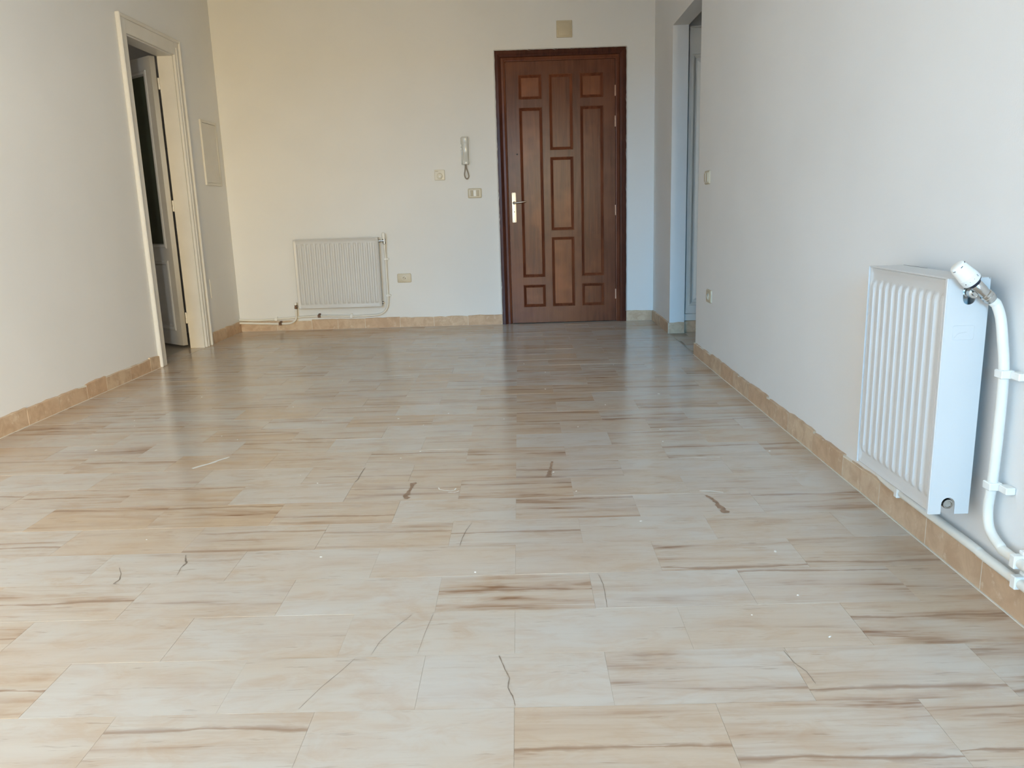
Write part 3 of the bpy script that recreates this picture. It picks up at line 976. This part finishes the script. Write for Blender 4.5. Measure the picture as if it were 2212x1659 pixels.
def ribbed_face(name, n, pitch, w, h, depth, mw, mat, parent, margin_z=0.038, rise=0.0075):
    """pressed steel front: n vertical channels with tapered ends, local x across, y up, z out"""
    per = 10
    left = (w - n * pitch) / 2
    xs = [0.0, 0.004, left * 0.6]
    for i in range(n):
        for k in range(per):
            xs.append(left + (i + k / per) * pitch)
    xs += [w - left, w - left * 0.6, w - 0.004, w]
    zs = [0.0, 0.004, 0.012, 0.018]
    m0, m1 = margin_z, h - margin_z
    zs += [m0 - 0.004, m0, m0 + 0.004, m0 + 0.008, m0 + 0.013, m0 + 0.019, m0 + 0.026] + [m0 + 0.04 + (m1 - m0 - 0.08) * k / 8 for k in range(9)] + [m1 - 0.026, m1 - 0.019, m1 - 0.013, m1 - 0.008, m1 - 0.004, m1, m1 + 0.004]
    zs += [h - 0.018, h - 0.012, h - 0.004, h]
    bm = bmesh.new()
    grid = []
    for z in zs:
        rowv = []
        ez = max(0.0, min(1.0, min(z - m0, m1 - z) / 0.020))
        ez = math.sqrt(ez) if ez > 0 else 0
        for x in xs:
            t = (x - left) / pitch
            out = 0.0
            if 0 <= t <= n:
                f = t - math.floor(t)
                p = 0.5 - 0.5 * math.cos(2 * math.pi * f)
                p = max(0.0, min(1.0, (p - 0.22) / 0.5))
                p = p * p * (3 - 2 * p)
                half = 0.36 * math.sqrt(max(0.0, min(1.0, min(z - m0 + 0.002, m1 + 0.002 - z) / 0.02)))
                if abs(f - 0.5) > half + 0.12:
                    p = min(p, 0.0) if ez < 1 else p
                out = rise * p * ez
            edge = min(x, w - x, z, h - z)
            rim = 0.0045 if edge < 0.010 else (0.0 if edge > 0.014 else 0.002)
            if edge < 0.002:
                rim = 0.0015
            rowv.append(bm.verts.new(mw @ Vector((x, z, depth + out + rim))))
        grid.append(rowv)
    for a, b_ in zip(grid, grid[1:]):
        for k in range(len(xs) - 1):
            bm.faces.new((a[k], a[k + 1], b_[k + 1], b_[k]))
    # turned-back edge
    def skirt_edge(vs):
        back = [bm.verts.new(v.co - (mw.to_3x3() @ Vector((0, 0, 0.014)))) for v in vs]
        for k in range(len(vs) - 1):
            bm.faces.new((vs[k], vs[k + 1], back[k + 1], back[k]))
    skirt_edge(grid[0])
    skirt_edge(grid[-1])
    skirt_edge([r[0] for r in grid])
    skirt_edge([r[-1] for r in grid])
    o = bm_obj(name, bm, mat, parent)
    shade(o, 50)
    return o


# --- tall double-panel radiator on the right wall
RX0, RX1 = 1.040, 1.141          # front face, back
RY0, RY1 = 1.950, 2.402
RZ0, RZ1 = 0.199, 0.806
rad = thing('radiator', 'tall white ribbed panel radiator with angled thermostat head', 'radiator', ((RX0 + RX1) / 2, (RY0 + RY1) / 2, RZ0))
mwr = Matrix(((0, 0, -1, RX1), (-1, 0, 0, RY1), (0, 1, 0, RZ0), (0, 0, 0, 1)))
ribbed_face('front_panel', 11, 0.0393, RY1 - RY0 - 0.004, RZ1 - RZ0 - 0.002, RX1 - RX0 - 0.009, mwr, 'enamel', rad)
boxes('rear_panel', [((RX1 - 0.022, RY0 + 0.02, RZ0 + 0.03), (RX1 - 0.006, RY1 - 0.02, RZ1 - 0.03))], 'enamel', rad, 0.004)
for za, zb in ((RZ1 - 0.075, RZ1 - 0.035), (RZ0 + 0.02, RZ0 + 0.06)):
    box('water_header', (RX0 + 0.018, RY0 + 0.03, za), (RX1 - 0.03, RY1 - 0.03, zb), 'enamel', rad, 0.006)
# near end cover with slot for the valve and notch for the plug
slot_c, sw = 1.093, 0.0155
slot = [(slot_c + sw * math.cos(a), 0.757 + sw * math.sin(a)) for a in [math.pi + math.pi * k / 10 for k in range(11)]] + [(slot_c + sw * math.cos(a), 0.778 + sw * math.sin(a)) for a in [math.pi * k / 10 for k in range(11)]]
nc, nw = 1.087, 0.0175
notch = [(nc - nw, RZ0), (nc - nw, 0.226)] + [(nc + nw * math.cos(a), 0.226 + nw * math.sin(a)) for a in [math.pi - math.pi * k / 10 for k in range(1, 10)]] + [(nc + nw, 0.226), (nc + nw, RZ0)]
mend = Matrix(((1, 0, 0, 0), (0, 0, -1, RY0 + 0.001), (0, 1, 0, 0), (0, 0, 0, 1)))
r_ = 0.006
outer = [(RX0, RZ0)] + notch + [(RX1, RZ0), (RX1, RZ1 - r_), (RX1 - r_, RZ1), (RX0 + 0.002, RZ1), (RX0, RZ1 - 0.002)]
cov = cut_plate('end_cover', outer, [slot], 0.002, 'enamel', mend, rad)
boxes('end_cover_return', [((RX0 - 0.0035, RY0, RZ0), (RX0 + 0.001, RY0 + 0.010, RZ1)), ((RX1 - 0.001, RY0 + 0.001, RZ0), (RX1 + 0.001, RY0 + 0.012, RZ1))], 'enamel', rad, 0.0012)
box('end_cover', (RX0, RY1 - 0.002, RZ0), (RX1, RY1, RZ1), 'enamel', rad)
box('top_cover', (RX0 + 0.002, RY0 + 0.002, RZ1 - 0.004), (RX1 - 0.002, RY1 - 0.003, RZ1 + 0.001), 'enamel', rad, 0.0018)
boxes('top_gap_shade', [((RX1 - 0.0050, RY1 - 0.150, RZ1 + 0.0004), (RX1 - 0.0026, RY1 - 0.012, RZ1 + 0.0014))], 'ink_and_gap', rad)  # dark strip laid on the cover to paint the shade of a gap
boxes('wall_bracket', [((RX1 - 0.008, RY0 + 0.09, RZ0 + 0.05), (WR, RY0 + 0.12, RZ1 - 0.05))], 'enamel', rad)
boxes('wall_bracket', [((RX1 - 0.008, RY1 - 0.12, RZ0 + 0.05), (WR, RY1 - 0.09, RZ1 - 0.05))], 'enamel', rad)
# faint stamped badge outline on the end cover
bm = bmesh.new()
bd = rrect(1.060, 0.655, 1.112, 0.690, 0.004, 3)
add_tube(bm, [(x, RY0 - 0.0002, z) for x, z in bd + bd[:1]], 0.0006, 5, False)
add_tube(bm, [(1.064, RY0 - 0.0002, 0.660), (1.070, RY0 - 0.0002, 0.668), (1.078, RY0 - 0.0002, 0.672), (1.094, RY0 - 0.0002, 0.674)], 0.0007, 5, False)
bm_obj('stamped_badge', bm, 'enamel', cov)
lathe('drain_plug', (nc, RY0 + 0.03, 0.226), (nc, RY0 - 0.1, 0.226), [(0, 0.0135), (0.028, 0.0135), (0.031, 0.0125), (0.0312, 0.009), (0.029, 0.008)], 'chrome', rad, 24)
# valve body and thermostat head, axis in a plane just in front of the end cover
yv = 1.918
ax = Vector((1.0, 0, -0.92)).normalized()
top = Vector((1.037, yv, 0.840))
vb = lathe('valve_body', top + ax * 0.058, top + ax * 0.2, [(0, 0.0125), (0.010, 0.0135), (0.012, 0.0145), (0.030, 0.0140), (0.040, 0.0125), (0.046, 0.0125)], 'chrome', rad)
lathe('valve_tail', (slot_c - 0.004, RY0 + 0.02, 0.772), (slot_c - 0.004, yv - 0.04, 0.772), [(0, 0.0115), (0.018, 0.0115), (0.019, 0.0085), (0.030, 0.0085), (0.032, 0.012), (0.045, 0.012), (0.046, 0.007), (0.055, 0.006)], 'chrome', vb)
nut0 = top + ax * 0.101
lathe('union_nut', nut0, nut0 + ax, [(0, 0.0120), (0.002, 0.0150), (0.007, 0.0152), (0.008, 0.0142), (0.010, 0.0142), (0.011, 0.0155), (0.021, 0.0150), (0.024, 0.0125)], 'chrome', vb, 6 * 4)
hd = lathe('thermostat_head', top, top + ax, [(0.0, 0.0145), (0.0015, 0.0165), (0.004, 0.0178), (0.007, 0.0182), (0.008, 0.0190), (0.036, 0.0218), (0.0365, 0.0225), (0.0545, 0.0232), (0.056, 0.0222)], 'plastic', rad, 40)
lathe('valve_collar', top + ax * 0.0555, top + ax * 0.2, [(0, 0.0215), (0.0035, 0.0210), (0.004, 0.0150), (0.011, 0.0145)], 'black', rad, 32)
# printed marks on the head
u = ax.cross(Vector((0, 1, 0))).normalized()
w_ = Vector((0, -1, 0))
for s, r, a0, a1 in ((0.0045, 0.0186, -8, 10), (0.0045, 0.0186, 52, 70), (0.0045, 0.0186, -70, -52)):
    pth = [top + ax * s + (w_ * math.cos(math.radians(a)) + u * math.sin(math.radians(a))) * r for a in [a0 + (a1 - a0) * k / 5 for k in range(6)]]
    tube('index_dash', pth, 0.0008, 'ink_and_gap', hd, 6)
for k, a in enumerate((-58, -30, 0, 30)):
    p = top + ax * 0.0455 + (w_ * math.cos(math.radians(a)) + u * math.sin(math.radians(a))) * 0.0229
    n = (w_ * math.cos(math.radians(a)) + u * math.sin(math.radians(a)))
    if a == -58:
        lathe('scale_mark', p - n * 0.0004, p + n, [(0, 0.0014), (0.0007, 0.0013)], 'ink_and_gap', hd, 10)
    elif a == 30:
        # the figure 2
        tb = ax.cross(n)
        q = lambda i, j: p + tb * (-i) * 0.0016 + ax * (-j) * 0.0020 + n * 0.0002
        tube('scale_mark', [q(-0.8, 0.7), q(0, 1.2), q(0.8, 0.6), q(0.1, -0.2), q(-0.9, -1.1), q(0.9, -1.1)], 0.00035, 'ink_and_gap', hd, 5)
    else:
        lathe('scale_mark', p - n * 0.0004, p + n, [(0, 0.0007), (0.0007, 0.0006)], 'ink_and_gap', hd, 8)

# pipes beside it
PR = 0.0122
pv = thing('heating_pipe', 'white painted pipe curving down from the thermostat valve', 'pipe', (1.15, 1.877, 0.4), group=None)
e0 = top + ax * 0.1262
tube('pipe_run', [e0, e0 + ax * 0.006, e0 + ax * 0.016, (1.1505, 1.911, 0.712), (1.153, 1.899, 0.662), (1.153, 1.881, 0.585), (1.153, 1.878, 0.45), (1.153, 1.881, 0.31), (1.153, 1.888, 0.235), (1.153, 1.872, 0.188), (1.153, 1.825, 0.164), (1.153, 1.75, 0.157), (1.153, 1.2, 0.153), (1.153, 0.2, 0.150), (1.153, YF + 0.01, 0.148)], PR, 'pipe', pv, 14, 8)


def wall_clip(parent, axis, y, z, mat='plastic'):
    """two-piece saddle clip: band round the pipe and an arm screwed to the wall"""
    b = bmesh.new()
    if axis == 'v':
        add_box(b, (1.1375, y - 0.0165, z - 0.010), (1.1690, y + 0.0155, z + 0.010), 0.002)
    else:
        add_box(b, (1.1375, y - 0.010, z - 0.0155), (1.1690, y + 0.010, z + 0.0165), 0.002)
    c = bm_obj('pipe_clip', b, mat, parent)
    b = bmesh.new()
    if axis == 'v':
        add_box(b, (1.158, y - 0.050, z - 0.009), (WR - 0.0006, y - 0.0165, z + 0.009), 0.002)
    else:
        add_box(b, (1.158, y - 0.009, z + 0.0165), (WR - 0.0006, y + 0.009, z + 0.026), 0.002)
    bm_obj('clip_foot', b, mat, c)


wall_clip(pv, 'v', 1.879, 0.582)
wall_clip(pv, 'v', 1.881, 0.300)
wall_clip(pv, 'h', 1.752, 0.157)
wall_clip(pv, 'h', 0.9, 0.152)
pl2 = thing('heating_pipe', 'white painted pipe lying along the skirting under the tall radiator', 'pipe', (1.153, 1.0, 0.11))
tube('pipe_run', [(1.112, 2.440, 0.205), (1.135, 2.470, 0.160), (1.150, 2.470, 0.126), (1.153, 2.40, 0.115), (1.153, 2.2, 0.114), (1.153, 1.93, 0.113), (1.153, 1.72, 0.109), (1.153, 0.2, 0.106), (1.153, YF + 0.01, 0.105)], PR, 'pipe', pl2, 14, 8)
tube('pipe_run', [(1.100, 2.415, 0.232), (1.104, 2.432, 0.222), (1.112, 2.440, 0.205)], PR, 'pipe', pl2, 14, 4)
wall_clip(pl2, 'h', 2.338, 0.1145)
wall_clip(pl2, 'h', 1.742, 0.1095)
wall_clip(pl2, 'h', 0.8, 0.107)

# --- radiator on the back wall
bx0, bx1, bz0, bz1 = -1.972, -1.230, 0.198, 0.803
bd0, bd1 = 0.030, 0.100
rb = thing('radiator', 'low white ribbed panel radiator on the wall beside the front door', 'radiator', ((bx0 + bx1) / 2, WB - 0.06, bz0))
mwb = on_back(bx0, bz0)
ribbed_face('front_panel', 17, 0.0412, bx1 - bx0, bz1 - bz0, bd1 - 0.009, mwb, 'enamel', rb)
boxes('rear_panel', [((bx0 + 0.02, WB - bd0 - 0.018, bz0 + 0.03), (bx1 - 0.02, WB - bd0, bz1 - 0.03))], 'enamel', rb, 0.004)
box('end_cover', (bx1 - 0.003, WB - bd1 + 0.004, bz0 + 0.002), (bx1 + 0.001, WB - bd0, bz1), 'enamel', rb, 0.001)
box('end_cover', (bx0 - 0.001, WB - bd1 + 0.004, bz0 + 0.002), (bx0 + 0.003, WB - bd0, bz1), 'enamel', rb, 0.001)
box('top_cover', (bx0, WB - bd1 + 0.004, bz1 - 0.004), (bx1, WB - bd0, bz1 + 0.002), 'enamel', rb, 0.0015)
boxes('wall_bracket', [((bx0 + 0.12, WB - bd0 - 0.004, bz0 + 0.06), (bx0 + 0.15, WB, bz1 - 0.06))], 'enamel', rb)
boxes('wall_bracket', [((bx1 - 0.15, WB - bd0 - 0.004, bz0 + 0.06), (bx1 - 0.12, WB, bz1 - 0.06))], 'enamel', rb)
yb_ = WB - 0.052
tv = lathe('valve_body', (-1.181, yb_, 0.742), (-1.181, yb_, 1.0), [(0, 0.009), (0.004, 0.013), (0.018, 0.013), (0.019, 0.0105), (0.035, 0.0105), (0.036, 0.013), (0.048, 0.013)], 'chrome', rb)
lathe('valve_tail', (-1.229, yb_, 0.772), (-1.18, yb_, 0.772), [(0, 0.013), (0.014, 0.013), (0.015, 0.0085), (0.03, 0.0085), (0.03, 0.011), (0.045, 0.011)], 'chrome', tv)
lathe('thermostat_head', (-1.184, yb_, 0.788), (-1.191, yb_ - 0.004, 1.0), [(0, 0.012), (0.003, 0.0155), (0.030, 0.0165), (0.046, 0.016), (0.053, 0.0125), (0.056, 0.006)], 'plastic', rb)
lathe('vent_plug', (-1.232, yb_, 0.230), (-1.1, yb_, 0.230), [(0, 0.011), (0.012, 0.011), (0.0125, 0.007), (0.018, 0.006)], 'steel', rb)
lv2 = lathe('return_valve', (-2.006, yb_, 0.196), (-2.008, yb_, 1.0), [(0, 0.010), (0.003, 0.0135), (0.016, 0.0135), (0.017, 0.011), (0.034, 0.012), (0.036, 0.009)], 'copper', rb)
lathe('valve_cap', (-2.007, yb_, 0.230), (-2.009, yb_, 1.0), [(0, 0.012), (0.002, 0.0135), (0.018, 0.013), (0.024, 0.009), (0.026, 0.003)], 'plastic', lv2)
lathe('valve_tail', (-1.970, yb_, 0.218), (-2.1, yb_, 0.218), [(0, 0.012), (0.012, 0.012), (0.013, 0.008), (0.028, 0.008)], 'steel', lv2)

bp = thing('heating_pipe', 'white pipe dropping from the low radiator valve and running along the end wall', 'pipe', (-1.8, WB - 0.03, 0.12))
ypp = WB - 0.030
R2 = 0.0095
tube('pipe_run', [(-1.181, yb_, 0.741), (-1.182, yb_, 0.70), (-1.182, ypp, 0.62), (-1.183, ypp, 0.45), (-1.183, ypp, 0.30), (-1.187, ypp, 0.215), (-1.207, ypp, 0.165), (-1.250, ypp, 0.130), (-1.33, ypp, 0.117), (-1.52, ypp, 0.115), (-1.80, ypp, 0.124), (-2.0, ypp, 0.118), (-2.20, ypp, 0.106), (-2.36, ypp, 0.100), (-2.53, ypp, 0.108)], R2, 'pipe', bp, 12, 6)
br = thing('heating_pipe', 'short white pipe bending from the low radiator into the room corner', 'pipe', (-2.2, WB - 0.03, 0.08))
tube('pipe_run', [(-2.006, yb_, 0.1955), (-2.007, yb_, 0.178), (-2.007, WB - 0.056, 0.145), (-2.012, WB - 0.056, 0.112), (-2.035, WB - 0.055, 0.084), (-2.075, WB - 0.050, 0.069), (-2.16, WB - 0.043, 0.066), (-2.32, WB - 0.044, 0.072), (-2.45, WB - 0.046, 0.079), (-2.53, WB - 0.046, 0.082)], R2, 'pipe', br, 12, 6)


def back_clip(parent, axis, x, z, mat, y):
    b = bmesh.new()
    w = 0.013
    if axis == 'h':
        add_box(b, (x - w, y - R2 - 0.004, z - R2 - 0.004), (x + w, y + R2 + 0.001, z + R2 + 0.004), 0.003)
    else:
        add_box(b, (x - R2 - 0.004, y - R2 - 0.004, z - w * 0.8), (x + R2 + 0.004, y + R2 + 0.001, z + w * 0.8), 0.003)
    c = bm_obj('pipe_clip', b, mat, parent)
    b = bmesh.new()
    if axis == 'h':
        add_box(b, (x - w * 0.7, y + R2 - 0.002, z - 0.006), (x + w * 0.7, WB - 0.0006, z + R2 + 0.012), 0.002)
    else:
        add_box(b, (x + R2 + 0.002, y + 0.002, z - 0.008), (x + R2 + 0.018, WB - 0.0006, z + 0.008), 0.002)
    bm_obj('clip_foot', b, mat, c)


back_clip(bp, 'h', -1.809, 0.124, 'copper', ypp)
back_clip(bp, 'h', -1.52, 0.115, 'plastic', ypp)
back_clip(bp, 'h', -2.20, 0.106, 'plastic', ypp)
back_clip(bp, 'v', -1.183, 0.612, 'plastic', ypp)
back_clip(bp, 'v', -1.183, 0.289, 'plastic', ypp)
back_clip(br, 'h', -2.160, 0.066, 'copper', WB - 0.043)

# ------------------------------------------------------------------ fittings on the back wall


def wall_plate(name, label, cat, mw, w, h, mat, r=0.008, th=0.009):
    t = thing(name, label, cat, mw.to_translation())
    domed('cover_plate', rrect(-w / 2, -h / 2, w / 2, h / 2, r), 0, th, 0.004, mw, mat, t)
    return t


# junction box above the door
jb = wall_plate('junction_box', 'square yellowed blank cover plate above the wooden front door', 'junction box', on_back(0.425, 2.462), 0.130, 0.131, 'ivory', 0.004, 0.014)
mj = on_back(0.425, 2.462)
domed('raised_centre', rrect(-0.050, -0.052, 0.050, 0.050, 0.006), 0.013, 0.0175, 0.003, mj, 'ivory', jb)
for s in (-1, 1):
    lathe('screw', mj @ Vector((s * 0.057, 0.0, 0.0135)), mj @ Vector((s * 0.057, 0, 0.1)), [(0, 0.0030), (0.0012, 0.0026)], 'ivorydk', jb, 10)

# intercom handset
mi = on_back(-0.443, 1.510)
ic = thing('intercom_handset', 'pale grey wall intercom handset with a looped cord', 'intercom', mi.to_translation())
domed('wall_base', rrect(-0.035, -0.113, 0.031, 0.113, 0.006), 0, 0.020, 0.006, mi, 'handset', ic)
bm = bmesh.new()
secs = [(0.114, 0.026, 0.056), (0.095, 0.030, 0.060), (0.068, 0.029, 0.052), (0.035, 0.026, 0.046), (-0.035, 0.025, 0.046), (-0.070, 0.028, 0.053), (-0.095, 0.030, 0.062), (-0.115, 0.026, 0.058)]
rings = []
for y, hw, zt in secs:
    zb = 0.0205 if abs(y) > 0.06 else 0.028
    rings.append([bm.verts.new(mi @ Vector((0.003 + x, y, z))) for x, z in ((-hw, zb), (-hw, zt - 0.010), (-hw + 0.004, zt - 0.003), (-hw + 0.011, zt), (hw - 0.011, zt), (hw - 0.004, zt - 0.003), (hw, zt - 0.010), (hw, zb))])
for a, b_ in zip(rings, rings[1:]):
    for k in range(8):
        bm.faces.new((a[k], a[(k + 1) % 8], b_[(k + 1) % 8], b_[k]))
bm.faces.new(rings[0])
bm.faces.new(rings[-1][::-1])
hs = bm_obj('handset', bm, 'handset', ic)
shade(hs, 40)
for zz in (0.045, 0.018):
    domed('call_button', rrect(-0.037, zz - 0.010, -0.027, zz + 0.010, 0.003), 0.018, 0.030, 0.002, mi, 'plastic', ic)
bm = bmesh.new()
loop = catmull([(-0.004, -0.110, 0.030), (-0.002, -0.128, 0.026), (-0.006, -0.160, 0.020), (-0.012, -0.195, 0.018), (-0.004, -0.226, 0.018), (0.012, -0.232, 0.018), (0.024, -0.214, 0.018), (0.018, -0.180, 0.020), (0.008, -0.145, 0.024), (0.004, -0.112, 0.016)], 14)
hel = []
for i in range(len(loop) * 4 - 4):
    f = i / 4
    k = int(f)
    p = loop[k].lerp(loop[min(k + 1, len(loop) - 1)], f - k)
    t = (loop[min(k + 1, len(loop) - 1)] - loop[max(k - 1, 0)]).normalized()
    n = t.cross(Vector((0, 0, 1))).normalized()
    b_ = t.cross(n)
    a = i * 1.15
    hel.append(mi @ (p + n * math.cos(a) * 0.0042 + b_ * math.sin(a) * 0.0042))
add_tube(bm, hel, 0.0017, 5)
cd = bm_obj('coiled_cord', bm, 'cord', ic)
shade(cd)

# room thermostat
mt = on_back(-0.672, 1.316)
th = wall_plate('thermostat', 'square cream room thermostat with a round dial', 'thermostat', mt, 0.088, 0.087, 'ivorylt', 0.005, 0.020)
dl = lathe('dial', mt @ Vector((0.002, -0.010, 0.019)), mt @ Vector((0.002, -0.010, 0.2)), [(0, 0.029), (0.003, 0.029), (0.0035, 0.025), (0.011, 0.023), (0.013, 0.019), (0.014, 0.008)], 'ivorylt', th, 32)
lathe('dial_hub', mt @ Vector((0.006, -0.014, 0.031)), mt @ Vector((0.006, -0.014, 0.2)), [(0, 0.010), (0.004, 0.0095), (0.006, 0.006)], 'plastic', dl, 20)
domed('grille_slot', rrect(-0.036, 0.028, -0.010, 0.032, 0.0015, 2), 0.0195, 0.0207, 0.0005, mt, 'ivorydk', th)


def rocker_plate(name, label, mw, rockers):
    t = thing(name, label, 'light switch', mw.to_translation())
    domed('cover_plate', rrect(-0.060, -0.041, 0.060, 0.041, 0.010), 0, 0.009, 0.005, mw, 'ivory', t)
    domed('inner_surround', rrect(-0.048, -0.032, 0.048, 0.032, 0.006), 0.008, 0.0115, 0.002, mw, 'ivorylt', t)
    for x0, x1, m in rockers:
        domed('rocker', rrect(x0, -0.025, x1, 0.025, 0.002, 2), 0.010, 0.0165, 0.002, mw, m, t)
    return t


rocker_plate('light_switch', 'ivory three-module switch plate below the intercom handset', on_back(-0.373, 1.154), [(-0.038, -0.0135, 'ivorydk'), (-0.0125, 0.0125, 'plastic'), (0.0135, 0.038, 'ivorydk')])
rocker_plate('light_switch', 'ivory switch plate on the radiator wall near the passage', on_right(5.108, 1.162), [(-0.038, -0.0135, 'ivorydk'), (-0.0125, 0.0125, 'plastic'), (0.0135, 0.038, 'ivorydk')])


def socket_plate(label, mw):
    t = thing('power_socket', label, 'socket', mw.to_translation())
    domed('cover_plate', rrect(-0.062, -0.040, 0.062, 0.040, 0.010), 0, 0.009, 0.005, mw, 'ivory', t)
    w = lathe('socket_well', mw @ Vector((0.0, -0.002, 0.006)), mw @ Vector((0.0, -0.002, 0.2)), [(0, 0.022), (0.006, 0.022), (0.0062, 0.0195), (0.002, 0.0185)], 'ivorylt', t, 28)
    for x, y in ((-0.008, 0.004), (0.009, -0.002)):
        lathe('pin_hole', mw @ Vector((x, y, 0.0085)), mw @ Vector((x, y, 0.2)), [(0, 0.0032), (0.0008, 0.003)], 'hole', w, 12)
    lathe('earth_pin', mw @ Vector((0.0, 0.011, 0.007)), mw @ Vector((0.0, 0.011, 0.2)), [(0, 0.0025), (0.009, 0.0024), (0.011, 0.0012)], 'steel', w, 10)


socket_plate('ivory wall socket beside the low radiator', on_back(-1.030, 0.438))
socket_plate('ivory wall socket below the switch near the passage', on_right(4.996, 0.438))

# access hatches on the left wall
mh = on_left(6.832, 1.530)
ah = thing('access_panel', 'cream framed access hatch at shoulder height beside the white door', 'access panel', mh.to_translation())
w, h = 0.172, 0.257
cut_plate('hatch_frame', rrect(-w, -h, w, h, 0.004, 2), [[(-w + 0.024, -h + 0.020), (w - 0.024, -h + 0.020), (w - 0.024, h - 0.020), (-w + 0.024, h - 0.020)]], 0.014, 'joinery', mh @ Matrix.Translation((0, 0, 0.007)), ah)
cut_plate('hatch_door', [(-w + 0.027, -h + 0.023), (w - 0.027, -h + 0.023), (w - 0.027, h - 0.023), (-w + 0.027, h - 0.023)], [], 0.006, 'joinery', mh @ Matrix.Translation((0, 0, 0.006)), ah)
mh = on_left(6.715, 0.445)
al = thing('access_panel', 'small painted-over blank hatch low beside the white door', 'access panel', mh.to_translation())
cut_plate('hatch_cover', rrect(-0.200, -0.076, 0.200, 0.076, 0.004, 2), [], 0.005, 'wall', mh @ Matrix.Translation((0, 0, 0.0025)), al)
